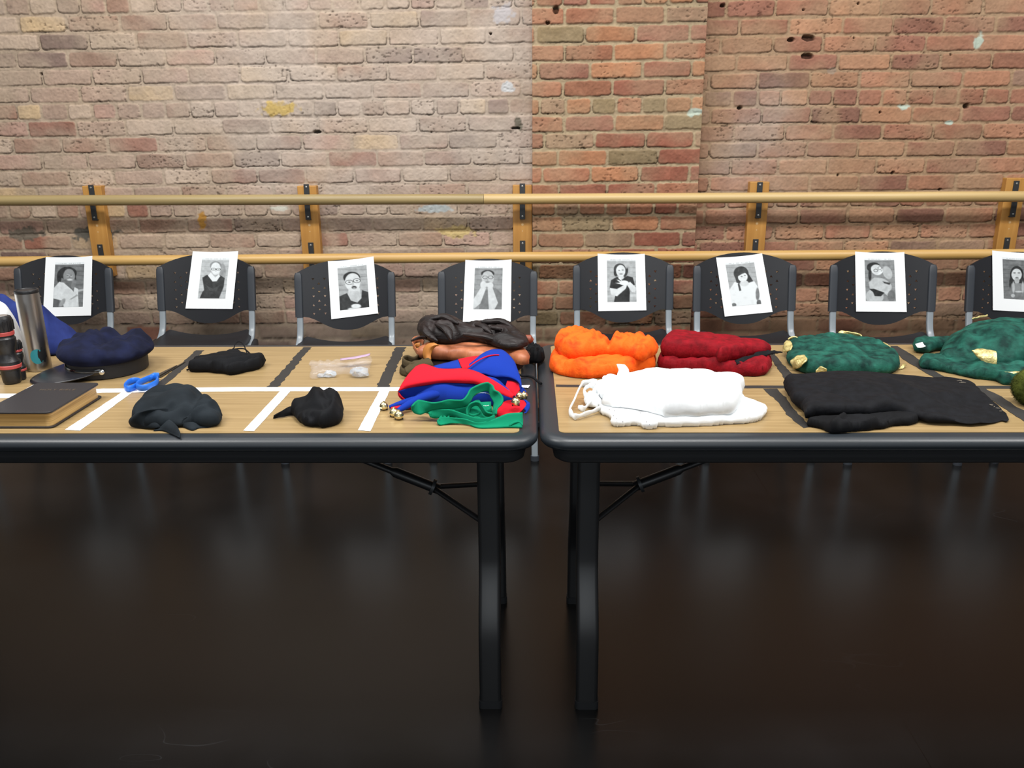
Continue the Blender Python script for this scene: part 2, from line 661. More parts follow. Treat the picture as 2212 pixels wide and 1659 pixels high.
nt.links.new(dp.outputs['Value'], m1.inputs[0]); nt.links.new(m1.outputs[0], m2.inputs[0]); nt.links.new(m2.outputs[0], m3.inputs[0])
mx = nt.nodes.new('ShaderNodeMix'); mx.data_type = 'RGBA'
src = pb.inputs['Base Color'].links[0].from_socket
nt.links.new(m3.outputs[0], mx.inputs[0]); nt.links.new(src, mx.inputs[6]); mx.inputs[7].default_value = (0.001, 0.001, 0.001, 1)
# fine scuffs
wv = nt.nodes.new('ShaderNodeTexNoise'); wv.inputs['Scale'].default_value = 3.1; wv.inputs['Detail'].default_value = 1; wv.inputs['Distortion'].default_value = 1.2
mpp = nt.nodes.new('ShaderNodeMapping'); mpp.inputs['Scale'].default_value = (0.6, 2.2, 1)
nt.links.new(tc.outputs['Object'], mpp.inputs[0]); nt.links.new(mpp.outputs[0], wv.inputs['Vector'])
rp = nt.nodes.new('ShaderNodeValToRGB')
rp.color_ramp.elements[0].position = 0.497; rp.color_ramp.elements[0].color = (0, 0, 0, 1)
rp.color_ramp.elements[1].position = 0.5; rp.color_ramp.elements[1].color = (1, 1, 1, 1)
e = rp.color_ramp.elements.new(0.503); e.color = (0, 0, 0, 1)
nt.links.new(wv.outputs['Fac'], rp.inputs[0])
msk = nt.nodes.new('ShaderNodeTexNoise'); msk.inputs['Scale'].default_value = 1.7
nt.links.new(tc.outputs['Object'], msk.inputs['Vector'])
mm = nt.nodes.new('ShaderNodeMapRange'); mm.inputs[1].default_value = .55; mm.inputs[2].default_value = .7; mm.inputs[4].default_value = 0.35
nt.links.new(msk.outputs['Fac'], mm.inputs[0])
ml = nt.nodes.new('ShaderNodeMath'); ml.operation = 'MULTIPLY'
nt.links.new(rp.outputs[0], ml.inputs[0]); nt.links.new(mm.outputs[0], ml.inputs[1])
mx2 = nt.nodes.new('ShaderNodeMix'); mx2.data_type = 'RGBA'
nt.links.new(ml.outputs[0], mx2.inputs[0]); nt.links.new(mx.outputs[2], mx2.inputs[6]); mx2.inputs[7].default_value = C(70, 72, 75)
nt.links.new(mx2.outputs[2], pb.inputs['Base Color'])

# ------------------------------------------------------------------ ballet barre: wall boards, brackets and rails
RY = 3.885
bdata = [(190, 402, 219, 'leftmost wooden barre board, above the first chair'), (640, 402, 684, 'wooden barre board on pale brick, second from the left'),
         (1110, 400, 1147, 'wooden barre board touching the left edge of the pilaster'), (1621, 393, 1662, 'wooden barre board just right of the pilaster'),
         (2176, 385, 2216, 'wooden barre board at the right edge of the photo')]
rail_top_pts = [(-60, 433.5), (1106, 430), (2270, 424)]
rail_low_pts = [(-60, 565.5), (1106, 555.5), (2270, 548.5)]


def rail_z(pts, x, Y=RY):
    P = [PY(a, b, Y) for a, b in pts]
    if x < P[1].x:
        A, B = P[0], P[1]
    else:
        A, B = P[1], P[2]
    return A.z + (B.z - A.z) * (x - A.x) / (B.x - A.x)


for k, (pxl, pyt, pxr, lab) in enumerate(bdata):
    Yf = WY - 0.040
    tl = PY({0: 176, 1: 641}.get(k, pxl), pyt, Yf - 0.002)
    x0 = tl.x
    w = 0.089
    if k == 2:
        x0 = xl - 0.091
    xc = x0 + w / 2
    zt = tl.z
    t = thing('barre_board', lab, 'board', (xc, WY, zt - 0.2), 'boards holding the barre')
    b = MB()
    b.box(x0, x0 + w, Yf, WY + 0.004, 0.66, zt)
    b.build('board', M_board, t, smooth=False, bevel=0.003)
    for nm, pts in (('top', rail_top_pts), ('low', rail_low_pts)):
        zr = rail_z(pts, xc)
        hw = 0.0125
        b = MB()
        b.box(xc - hw, xc + hw, Yf - 0.005, Yf - 0.0005, zr - 0.03, zr + 0.062)
        b.box(xc - hw, xc + hw, RY + 0.0242, Yf - 0.004, zr - 0.0035, zr + 0.0035)
        b.box(xc - hw, xc + hw, Yf - 0.014, Yf - 0.010, zr - 0.100, zr - 0.0040)
        b.box(xc - hw, xc + hw, Yf - 0.011, Yf - 0.0005, zr - 0.100, zr - 0.096)
        br = b.build('bracket', M_brkt, t, smooth=False, bevel=0.001)
        for zz, yo in ((0.050, 0.0045), (-0.086, 0.0135)):
            q = MB()
            q.lathe([(0.0045, 0), (0.0045, 0.0025), (0.002, 0.0032)], 10)
            q.v = [(xc + a_, Yf - yo - c_, zr + zz + b_) for a_, b_, c_ in q.v]
            q.build('screw', M_screw, br)
    zp = rail_z(rail_top_pts, xc) - 0.125
    for (rr, dz) in ((0.006, 0), (0.003, -0.03)):
        q = MB()
        q.add([(xc + rr * math.cos(a * .785), Yf - 0.0006, zp + dz + rr * math.sin(a * .785)) for a in range(8)], [tuple(range(8))])
        q.build('wood_plug', M_wplug, t, smooth=False)


def rail(name, pts, px0, px1, m, label, group):
    xa, xb = PY(px0, 430, RY).x, PY(px1, 430, RY).x
    n = 24
    P = [(xa + (xb - xa) * i / n, RY, 0) for i in range(n + 1)]
    P = [(x, y, rail_z(pts, x)) for x, y, _ in P]
    b = MB()
    b.tube(P, 0.0235, 24)
    o = b.build(name, m)
    origin_to(o, P[0])
    return tag(o, label, 'rail', group)


rail('barre_rail', rail_top_pts, -420, 1045, M_rail2, 'duller left length of the upper wooden barre rail', 'barre rails')
rail('barre_rail', rail_top_pts, 1045.6, 2680, M_rail, 'pale right length of the upper wooden barre rail', 'barre rails')
rail('barre_rail', rail_low_pts, -420, 2680, M_rail3, 'lower wooden barre rail running just above the chair backs', 'barre rails')

# ------------------------------------------------------------------ folding tables
TY0, TY1 = 1.562, 2.345


def rrect(x0, x1, y0, y1, r, z, n=8):
    out = []
    for (cx, cy, a0) in ((x1 - r, y1 - r, 0), (x0 + r, y1 - r, 90), (x0 + r, y0 + r, 180), (x1 - r, y0 + r, 270)):
        for k in range(n + 1):
            a = math.radians(a0 + 90 * k / n)
            out.append((cx + r * math.cos(a), cy + r * math.sin(a), z))
    return out


def make_table(x0, x1, label, legx, hub_px, dirn):
    y0, y1 = TY0, TY1
    yc = (y0 + y1) / 2
    t = thing('folding_table', label, 'table', ((x0 + x1) / 2, yc, 0), 'folding tables with props')
    prof = [(0.036, 0), (0.020, 0), (0.011, -0.0015), (0.004, -0.006), (0.0, -0.013), (0.0015, -0.021), (0.007, -0.027), (0.016, -0.0295), (0.024, -0.0295)]
    b = MB()
    b.rings([rrect(x0 + o, x1 - o, y0 + o, y1 - o, 0.062 - o * 0.9, T + z) for o, z in prof])
    b.build('table_rim', M_rim, t, angle=60)
    b = MB()
    prof = [(0.025, -0.0290), (0.026, -0.045), (0.029, -0.058), (0.036, -0.0635), (0.05, -0.0635)]
    b.rings([rrect(x0 + o, x1 - o, y0 + o, y1 - o, 0.052 - o * .5, T + z) for o, z in prof])
    b.build('apron', M_apron, t, angle=60)
    b = MB()
    b.rings([rrect(x0 + .0385, x1 - .0385, y0 + .0385, y1 - .0385, 0.014, T - 0.003),
             rrect(x0 + .0385, x1 - .0385, y0 + .0385, y1 - .0385, 0.014, T + LAM)])
    b.build('laminate_top', M_lam, t, smooth=False)
    for lx in legx:
        dd = dirn if lx == legx[0] else -dirn
        for sgn in (-1, 1):
            b = MB()
            zz = [0.685, 0.60, 0.45, 0.37, 0.335, 0.29, 0.24, 0.195, 0.155, 0.08, 0.012]
            oo = [0.158, .158, .159, .161, .166, .182, .206, .223, .229, .232, .233]
            P = [(lx, yc + sgn * o, z) for o, z in zip(oo, zz)]
            P = [tuple(p) for p in crom(P, 3)]
            # oblong tube
            R = []
            for i, p in enumerate(P):
                a = Vector(P[min(i + 1, len(P) - 1)]) - Vector(P[max(i - 1, 0)])
                a.normalize()
                nrm = Vector((1, 0, 0)).cross(a).normalized()
                ring = []
                for (cx, cy, a0) in ((1, 1, 0), (-1, 1, 90), (-1, -1, 180), (1, -1, 270)):
                    for k in range(5):
                        th = math.radians(a0 + 90 * k / 4)
                        ring.append(Vector(p) + Vector((1, 0, 0)) * (cx * 0.0165 + 0.0095 * math.cos(th)) + nrm * (cy * 0.005 + 0.0095 * math.sin(th)))
                R.append(ring)
            b.rings(R)
            lg = b.build('leg', M_legs, t)
            c = MB()
            o = oo[-1]
            c.rings([rrect(lx - .028, lx + .028, yc + sgn * o - .0165, yc + sgn * o + .0165, .010, z, 4) for z in (0.0, 0.020)])
            c.build('foot_cap', M_apron, lg if False else t, angle=50)
        hub = PY(hub_px[0], hub_px[1], yc) if lx == legx[0] else Vector((lx + dd * 0.12, yc, 0.5))
        for sg in (-1, 1):
            b = MB()
            b.tube([(lx + dd * .01, yc + sg * .150, 0.425 - sg * .015), hub + Vector((0, sg * .006, 0))], 0.0075, 10)
            b.build('brace_fork', M_legs, t)
        e = Vector((hub.x + dd * 0.52, yc, 0.69))
        d = (e - hub).normalized()
        b = MB()
        b.tube([hub - d * 0.012, hub + d * 0.105, hub + d * 0.115, e], [(0.013, 0.015), (0.013, 0.015), (0.008, 0.011), (0.008, 0.011)], 12)
        b.build('brace_arm', M_legs, t)
        b = MB()
        b.tube([hub + d * 0.0, hub + d * 0.008], 0.021, 14)
        b.build('locking_collar', M_brkt, t)
        b = MB()
        b.tube([(lx, yc - .16, 0.672), (lx, yc + .16, 0.672)], 0.012, 10)
        b.build('crossbar', M_legs, t)
    return t


xe_l = PY(1162.5, 955, TY0 + .06).x
lL = PY(1054, 1100, 1.75).x
lR = PY(1273, 1100, 1.75).x
make_table(xe_l - 1.83, xe_l, 'left black-rimmed folding table with oak laminate top marked in white tape', [lL, lL - 1.58], (938, 1053), -1)
make_table(xe_l + 0.0035, xe_l + 1.8335, 'right black-rimmed folding table with oak laminate top holding velvet costumes', [lR, lR + 1.58], (1380, 1047), 1)
# ------------------------------------------------------------------ chairs
LEAN = math.tan(math.radians(11))
ZT, ZB = 0.79, 0.475


def back_y(x, z):
    """front surface of a chair back, in chair space"""
    return 0.175 + (z - 0.5) * LEAN - 0.55 * x * x * 0.9


def make_chair(loc, label):
    t = thing('stacking_chair', label, 'chair', loc, 'row of black chairs along the wall')
    hw = 0.224
    # outline of the back in (x, z)
    O = []
    O += [(-hw + .002, 0.545), (-hw, 0.60), (-hw, 0.70), (-hw + .002, 0.722), (-hw + .010, 0.738), (-hw + .03, 0.748)]
    n = 16
    for i in range(1, n):
        x = (-hw + .03) + (2 * hw - .06) * i / n
        O.append((x, 0.748 + 0.042 * (1 - (x / (hw - .03)) ** 2) ** 0.9))
    O += [(hw - .03, 0.748), (hw - .010, 0.738), (hw - .002, 0.722), (hw, 0.70), (hw, 0.60), (hw - .002, 0.545), (hw - .034, 0.545)]
    n = 16
    for i in range(1, n):
        x = (hw - .034) - (2 * hw - .068) * i / n
        q = abs(x) / (hw - .034)
        O.append((x, 0.483 + 0.062 * (0.5 - 0.5 * math.cos(math.pi * q ** 1.25))))
    O += [(-hw + .034, 0.545)]
    holes = []
    for sg in (-1, 1):
        for j in range(5):
            for (cx, dz) in ((0.144, 0), (0.119, -0.019), (0.094, 0.0)):
                z = 0.708 - j * 0.038 + dz
                if z < 0.545:
                    continue
                x = sg * cx
                s = 0.0064
                fl = 1 if (j + int(cx * 1000)) % 2 else -1
                holes.append([(x - s, z - fl * s * .7), (x + s, z - fl * s * .7), (x, z + fl * s * .9)])
    V, tris = triangulate(O, 0.016, holes, seed=4)
    nv_ = len(V)
    th = 0.006
    b = MB()
    b.v = [(x, back_y(x, z), z) for x, z in V] + [(x, back_y(x, z) + th, z) for x, z in V]
    b.f = [f for f in tris] + [tuple(nv_ + i for i in reversed(f)) for f in tris]
    for (a, c) in boundary_edges(tris):
        b.f.append((a, c, nv_ + c, nv_ + a))
    b.build('backrest', M_chair, t, local=True, angle=35)
    for sg in (-1, 1):
        b = MB()
        xc = sg * (hw - 0.0165)
        P = [(xc, back_y(xc, z) + 0.004, z) for z in (0.543, 0.57, 0.62, 0.70, 0.725)]
        P.append((xc, back_y(xc, 0.737) + .004, 0.737))
        b.tube(P, [(0.0172, 0.011)] * 4 + [(0.0165, .0105), (0.012, .007)], 24, ax=(1, 0, 0), sq=.45)
        b.build('post_sleeve', M_sleeve, t, local=True)
        b = MB()
        xs = sg * (hw - 0.019)
        P = [(xs, back_y(xs, .56) + .004, .56), (xs, back_y(xs, .53) + .004, .53), (xs, back_y(xs, .485) + .002, .487), (xs + sg * .001, 0.135, 0.448), (xs + sg * .004, 0.095, 0.415),
             (xs + sg * .006, 0.02, 0.402), (xs + sg * .006, -0.15, 0.398), (xs + sg * .006, -0.185, 0.39), (xs + sg * .007, -0.20, 0.38), (xs + sg * .012, -0.225, 0.012)]
        P = [tuple(p) for p in crom(P, 5)]
        b.tube(P, (0.0135, 0.009), 20, ax=(1, 0, 0), sq=.5)
        b.build('frame_tube', M_grey, t, local=True)
        b = MB()
        P = [(xs + sg * .004, -0.06, 0.412), (xs + sg * .006, 0.02, 0.36), (xs + sg * .012, 0.20, 0.012)]
        b.tube([tuple(p) for p in crom(P, 5)], (0.0125, 0.0095), 12, ax=(1, 0, 0))
        b.build('leg', M_grey, t, local=True)
        for (yy) in (-0.225, 0.20):
            b = MB()
            b.tube([(xs + sg * .012, yy, 0.0), (xs + sg * .012, yy, 0.022)], (0.018, 0.014), 12, ax=(1, 0, 0))
            b.build('foot_cap', M_sleeve, t, local=True)
    # seat
    nx, ny = 28, 20
    b = MB()
    top, bot = [], []
    for j in range(ny + 1):
        v = j / ny
        for i in range(nx + 1):
            u = -1 + 2 * i / nx
            y = 0.165 - 0.39 * v
            w = 0.208 + 0.018 * v
            # rounded corners
            cr = 1.0
            if v < 0.15:
                cr = 1 - 0.08 * ((0.15 - v) / 0.15) ** 2
            if v > 0.85:
                cr = 1 - 0.12 * ((v - 0.85) / 0.15) ** 2
            x = u * w * cr
            z = 0.418 + 0.034 * abs(u) ** 2.2 * (1 - 0.55 * v) - 0.010 * math.sin(math.pi * v)
            z += 0.012 * max(0, 1 - v / 0.15) ** 2
            z -= 0.045 * max(0, (v - 0.8) / 0.2) ** 2
            edge = max(0, (abs(u) - 0.9) / 0.1)
            z -= 0.012 * edge ** 2
            top.append((x, y - 0.012 * (u * u) * (1 - v), z))
            bot.append((x * 0.99, y * 0.99, z - 0.012))
    nn = len(top)
    b.v = top + bot
    for j in range(ny):
        for i in range(nx):
            a = j * (nx + 1) + i
            b.f.append((a, a + 1, a + nx + 2, a + nx + 1))
            b.f.append((nn + a, nn + a + nx + 1, nn + a + nx + 2, nn + a + 1))
    per = [i for i in range(nx + 1)] + [j * (nx + 1) + nx for j in range(1, ny + 1)] + [ny * (nx + 1) + i for i in range(nx - 1, -1, -1)] + [j * (nx + 1) for j in range(ny - 1, 0, -1)]
    for k in range(len(per)):
        a, c = per[k], per[(k + 1) % len(per)]
        b.f.append((a, c, nn + c, nn + a))
    b.build('seat', M_chair, t, local=True, angle=50)
    for sg in (-1, 1):
        b = MB()
        b.tube([(sg * 0.222, 0.11, 0.415), (sg * .228, 0.08, 0.402), (sg * .226, 0.03, 0.392)], [(0.016, 0.012), (0.020, 0.017), (0.014, 0.012)], 12, ax=(1, 0, 0))
        b.build('side_clip', M_chair, t, local=True)
    return t


def copy_tree(o, parent=None):
    c = o.copy()
    COL.objects.link(c)
    if parent is not None:
        c.parent = parent
    for ch in list(o.children):
        copy_tree(ch, c)
    return c


ch_spec = [  # px centre, y offset, scale, rotation, label
    (142, 0.00, 1.0, 0, 'leftmost black plastic chair, behind the steel tumbler'),
    (448, 0.02, 1.0, 0, 'black plastic chair, second from the left, behind the navy cap and black pouch'),
    (748, -0.09, 0.985, 1.0, 'black plastic chair, third from the left, behind the clear plastic bag'),
    (1052, -0.06, 0.98, -1.0, 'black plastic chair behind the pile of brown satin costumes'),
    (1345, 0.00, 1.0, 0, 'black plastic chair behind the orange velvet costume'),
    (1607, -0.05, 1.005, 0.5, 'black plastic chair behind the red velvet costume'),
    (1902, -0.10, 1.015, -1.0, 'black plastic chair behind the folded green and gold velvet costume'),
    (2196, -0.08, 1.005, 0, 'black plastic chair cut by the right edge of the photo')]
CY0 = 3.565
chair0 = None
CH = []
for k, (px, dy, sc, rz, lab) in enumerate(ch_spec):
    p = PY(px, 620, CY0 + dy + 0.2)
    if chair0 is None:
        chair0 = make_chair((p.x, CY0 + dy, 0), lab)
        o = chair0
    else:
        o = copy_tree(chair0)
        o['label'] = lab
    o.location = (p.x, CY0 + dy, 0)
    o.scale = (sc, sc, sc)
    o.rotation_euler = (0, 0, math.radians(rz))
    CH.append((p.x, CY0 + dy, sc, math.radians(rz)))

# ------------------------------------------------------------------ portraits on the chairs
# shapes: ('e', cx, cy, rx, ry, grey[, angle]) soft ellipse; ('p', [(x,y)..], grey) polygon; ('r', cx, cy, rx, ry, grey, w) ring
PH = [
    dict(s=4.424, o=(60, 520), paper=[(172, 155), (617, 145), (605, 715), (145, 725)], photo=[(262, 225), (540, 220), (525, 630), (240, 635)], bg=.46, sh=[
        ('p', [(470, 470), (540, 455), (540, 475), (470, 490)], .7), ('e', 380, 305, 88, 62, .2), ('e', 300, 345, 22, 60, .17), ('e', 445, 360, 16, 70, .2),
        ('e', 395, 335, 56, 72, .56), ('e', 375, 395, 50, 30, .42), ('e', 400, 330, 30, 14, .68), ('e', 380, 330, 9, 4, .3), ('e', 415, 325, 9, 4, .3), ('e', 400, 345, 8, 9, .5), ('e', 400, 370, 26, 9, .82),
        ('p', [(300, 390), (250, 450), (244, 555), (330, 572), (345, 640), (488, 640), (480, 520), (482, 460), (445, 440), (360, 400)], .86),
        ('p', [(345, 400), (425, 470), (438, 488), (445, 440), (420, 395)], .40), ('e', 440, 410, 22, 45, .5, .3), ('p', [(240, 550), (300, 565), (290, 640), (235, 640)], .36),
        ('p', [(400, 560), (470, 510), (478, 525), (420, 560)], .62), ('e', 330, 590, 20, 45, .62, .6)],
        lab='portrait sheet on the leftmost chair, person in white V-neck, chin on hand'),
    dict(s=4.424, o=(60, 520), paper=[(1577, 100), (2012, 98), (1957, 652), (1507, 648)], photo=[(1665, 178), (1925, 180), (1887, 552), (1625, 550)], bg=.76, sh=[
        ('p', [(1630, 480), (1900, 470), (1900, 490), (1630, 500)], .62), ('e', 1862, 300, 30, 90, .62), ('e', 1795, 232, 55, 42, .55), ('e', 1797, 262, 47, 60, .93), ('r', 1775, 267, 19, 11, .35, 4), ('r', 1821, 269, 19, 11, .35, 4), ('e', 1775, 267, 6, 4, .6),
        ('e', 1821, 269, 6, 4, .6), ('e', 1797, 284, 6, 8, .82), ('e', 1795, 300, 20, 6, .99),
        ('p', [(1668, 350), (1715, 322), (1780, 372), (1830, 322), (1882, 355), (1872, 440), (1825, 555), (1640, 555), (1668, 490), (1685, 470)], .24),
        ('p', [(1700, 420), (1770, 460), (1840, 420), (1800, 480), (1740, 480)], .31), ('p', [(1722, 330), (1750, 300), (1790, 350), (1825, 318), (1840, 335), (1805, 385), (1765, 388)], .97)],
        lab='portrait sheet on the second chair from left, smiling person with crossed arms'),
    dict(s=3.95, o=(620, 520), paper=[(348, 175), (738, 133), (778, 620), (378, 670)], photo=[(430, 232), (678, 205), (702, 565), (453, 595)], bg=.68, sh=[
        ('p', [(430, 380), (480, 378), (480, 384), (430, 386)], .55), ('p', [(630, 300), (690, 295), (690, 302), (630, 306)], .55),
        ('e', 552, 310, 72, 50, .2), ('e', 560, 350, 66, 78, .86), ('e', 575, 430, 52, 50, .84), ('r', 532, 352, 32, 19, .34, 4), ('r', 596, 338, 30, 18, .34, 4), ('e', 562, 368, 9, 14, .74), ('e', 532, 352, 9, 5, .4), ('e', 596, 338, 9, 5, .4), ('e', 573, 397, 21, 14, .25), ('e', 574, 403, 14, 6, .7),
        ('e', 575, 475, 62, 50, .78), ('p', [(445, 475), (512, 445), (545, 510), (600, 528), (635, 490), (640, 420), (700, 440), (710, 575), (450, 600)], .22),
        ('e', 590, 558, 42, 20, .9), ('e', 560, 585, 40, 14, .85)],
        lab='portrait sheet on the third chair from left, person laughing with mouth open'),
    dict(s=3.95, o=(620, 520), paper=[(1522, 163), (1916, 160), (1910, 690), (1500, 692)], photo=[(1603, 230), (1840, 230), (1832, 585), (1590, 583)], bg=.60, sh=[
        ('p', [(1640, 440), (1700, 420), (1780, 400), (1830, 450), (1835, 590), (1640, 590)], .48), ('e', 1712, 275, 56, 30, .2), ('e', 1713, 315, 52, 62, .76), ('r', 1690, 308, 20, 13, .34, 3.5), ('r', 1738, 308, 20, 13, .34, 3.5),
        ('e', 1712, 330, 6, 9, .66), ('e', 1712, 349, 18, 5, .5), ('e', 1712, 375, 30, 16, .85), ('p', [(1655, 395), (1700, 400), (1650, 535), (1590, 585), (1590, 500)], .84), ('p', [(1712, 400), (1755, 400), (1800, 530), (1768, 590), (1722, 590)], .84),
        ('e', 1675, 375, 26, 34, .86), ('e', 1735, 380, 26, 28, .86)],
        lab='portrait sheet behind the brown satin pile, person with both fists under chin'),
    dict(s=4.254, o=(1220, 520), paper=[(302, 118), (735, 120), (750, 640), (308, 647)], photo=[(387, 180), (650, 180), (660, 560), (393, 563)], bg=.72, sh=[
        ('p', [(390, 500), (660, 490), (660, 515), (390, 520)], .8), ('e', 505, 258, 55, 55, .25), ('e', 470, 290, 20, 35, .25), ('e', 562, 290, 16, 45, .25, .3), ('e', 514, 272, 43, 55, .9), ('e', 500, 268, 8, 4, .4), ('e', 532, 265, 8, 4, .4), ('e', 517, 302, 16, 5, .45),
        ('p', [(410, 440), (425, 360), (480, 328), (530, 350), (575, 320), (625, 335), (645, 405), (590, 420), (598, 470), (595, 565), (452, 565), (470, 470)], .2), ('e', 517, 335, 25, 20, .88),
        ('p', [(412, 432), (480, 442), (545, 405), (575, 400), (560, 440), (480, 510), (425, 495)], .88), ('p', [(565, 395), (600, 375), (655, 430), (650, 478), (615, 470)], .88), ('e', 545, 385, 42, 22, .96), ('e', 505, 370, 26, 6, .96, .5), ('e', 500, 390, 26, 5, .96, .1), ('e', 512, 352, 22, 5, .96, .9)],
        lab='portrait sheet above the orange velvet, person with hands crossed on dark top'),
    dict(s=4.254, o=(1220, 520), paper=[(1390, 155), (1813, 115), (1910, 655), (1470, 697)], photo=[(1478, 220), (1740, 197), (1806, 580), (1540, 603)], bg=.70, sh=[
        ('e', 1620, 295, 68, 65, .25), ('p', [(1555, 300), (1600, 458), (1622, 450), (1630, 360)], .27), ('p', [(1670, 270), (1735, 375), (1700, 405), (1650, 350)], .25),
        ('p', [(1500, 470), (1560, 378), (1640, 400), (1740, 368), (1785, 440), (1810, 590), (1535, 610)], .95), ('e', 1650, 390, 40, 30, .85), ('e', 1636, 330, 44, 44, .9), ('p', [(1575, 300), (1600, 250), (1650, 245), (1675, 285), (1630, 300), (1590, 325)], .27),
        ('e', 1645, 352, 22, 6, .99), ('e', 1625, 325, 8, 4, .4), ('e', 1655, 315, 8, 4, .4), ('p', [(1600, 370), (1622, 455), (1605, 462), (1590, 400)], .3), ('e', 1772, 490, 18, 60, .5), ('e', 1785, 570, 22, 28, .4), ('e', 1555, 590, 22, 18, .45)],
        lab='tilted portrait sheet above the red velvet, person with dark fringe, white top'),
    dict(s=4.686, o=(1740, 520), paper=[(502, 110), (1000, 115), (1025, 722), (512, 717)], photo=[(597, 193), (897, 193), (915, 612), (612, 610)], bg=.56, sh=[
        ('e', 700, 565, 90, 80, .76), ('e', 830, 320, 45, 70, .74, -.4), ('p', [(640, 420), (700, 370), (850, 430), (870, 480), (830, 560), (790, 520), (650, 480)], .78), ('e', 770, 440, 110, 60, .76, .4),
        ('e', 690, 265, 70, 52, .2), ('e', 652, 340, 16, 62, .2), ('e', 722, 290, 62, 52, .86, .5), ('r', 712, 297, 20, 14, .4, 5), ('r', 752, 272, 20, 14, .4, 5), ('e', 760, 320, 24, 7, .98, -.6), ('e', 770, 300, 6, 6, .6),
        ('p', [(645, 488), (690, 485), (800, 525), (765, 562), (700, 560), (685, 520)], .17), ('p', [(780, 410), (862, 425), (850, 445), (800, 430)], .25), ('e', 870, 560, 40, 60, .45)],
        lab='portrait sheet above the folded green velvet, person in glasses leaning sideways'),
    dict(s=4.686, o=(1740, 520), paper=[(1890, 98), (2390, 122), (2405, 730), (1897, 703)], photo=[(1995, 183), (2298, 197), (2308, 602), (2007, 585)], bg=.46, sh=[
        ('e', 2138, 345, 68, 95, .17), ('e', 2085, 430, 25, 60, .2), ('e', 2200, 430, 25, 60, .2), ('e', 2137, 340, 52, 62, .84), ('e', 2140, 400, 25, 40, .7), ('e', 2116, 322, 12, 5, .3), ('e', 2160, 322, 12, 5, .3), ('e', 2140, 372, 13, 5, .3),
        ('p', [(2085, 430), (2200, 430), (2225, 520), (2215, 610), (2080, 610), (2070, 500)], .48), ('p', [(2120, 430), (2180, 430), (2175, 520), (2125, 520)], .56), ('e', 2105, 470, 14, 60, .72), ('e', 2200, 470, 14, 60, .72), ('e', 2100, 555, 20, 18, .75), ('e', 2160, 515, 40, 8, .78)],
        lab='portrait sheet cut by the right edge, person with long dark hair'),
]


def paint(ph, X, Y, S, Tt):
    n1 = fbm(X, Y, 26, 5)
    g = np.full(X.shape, ph['bg']) + (n1 - 0.5) * 0.16
    # soft brick courses behind the sitter
    g = g - 0.07 * np.exp(-((((Y + 8 * (n1 - .5)) % 44) - 22) / 4.0) ** 2)
    for sh in ph['sh']:
        if sh[0] == 'e':
            cx, cy, rx, ry, c = sh[1:6]
            a = sh[6] if len(sh) > 6 else 0
            dx, dy = X - cx, Y - cy
            ex, ey = dx * math.cos(a) + dy * math.sin(a), -dx * math.sin(a) + dy * math.cos(a)
            d = (np.hypot(ex / rx, ey / ry) - 1) * min(rx, ry)
            m_ = 1 - sstep(-4, 4, d)
        elif sh[0] == 'r':
            cx, cy, rx, ry, c, w = sh[1:7]
            d = (np.hypot((X - cx) / rx, (Y - cy) / ry) - 1) * min(rx, ry)
            m_ = 1 - sstep(w * .3, w * .7, np.abs(d))
        else:
            c = sh[2]
            dd = polydist(sh[1], X, Y, True) * np.where(pip(sh[1], X, Y), -1, 1)
            m_ = 1 - sstep(-4, 4, dd)
        g = g * (1 - m_) + (c + (n1 - .5) * 0.14) * m_
    return g


def surf_hit(px, py, chn, off):
    """point on the front of chair chn's back (its surface carried on above the top edge), off metres in front"""
    cx, cy, sc, rz = CH[chn]
    y = cy + 0.2
    for _ in range(12):
        p = PY(px, py, y)
        lx = ((p.x - cx) * math.cos(rz) + (p.y - cy) * math.sin(rz)) / sc
        lz = p.z / sc
        ly = back_y(max(-.2, min(.2, lx)), lz) * sc
        y = cy + (ly + (p.x - cx) * math.tan(rz)) - off
    return PY(px, py, y)


def bil(q, s, t):
    return tuple((q[0][k] * (1 - s) + q[1][k] * s) * (1 - t) + (q[3][k] * (1 - s) + q[2][k] * s) * t for k in (0, 1))


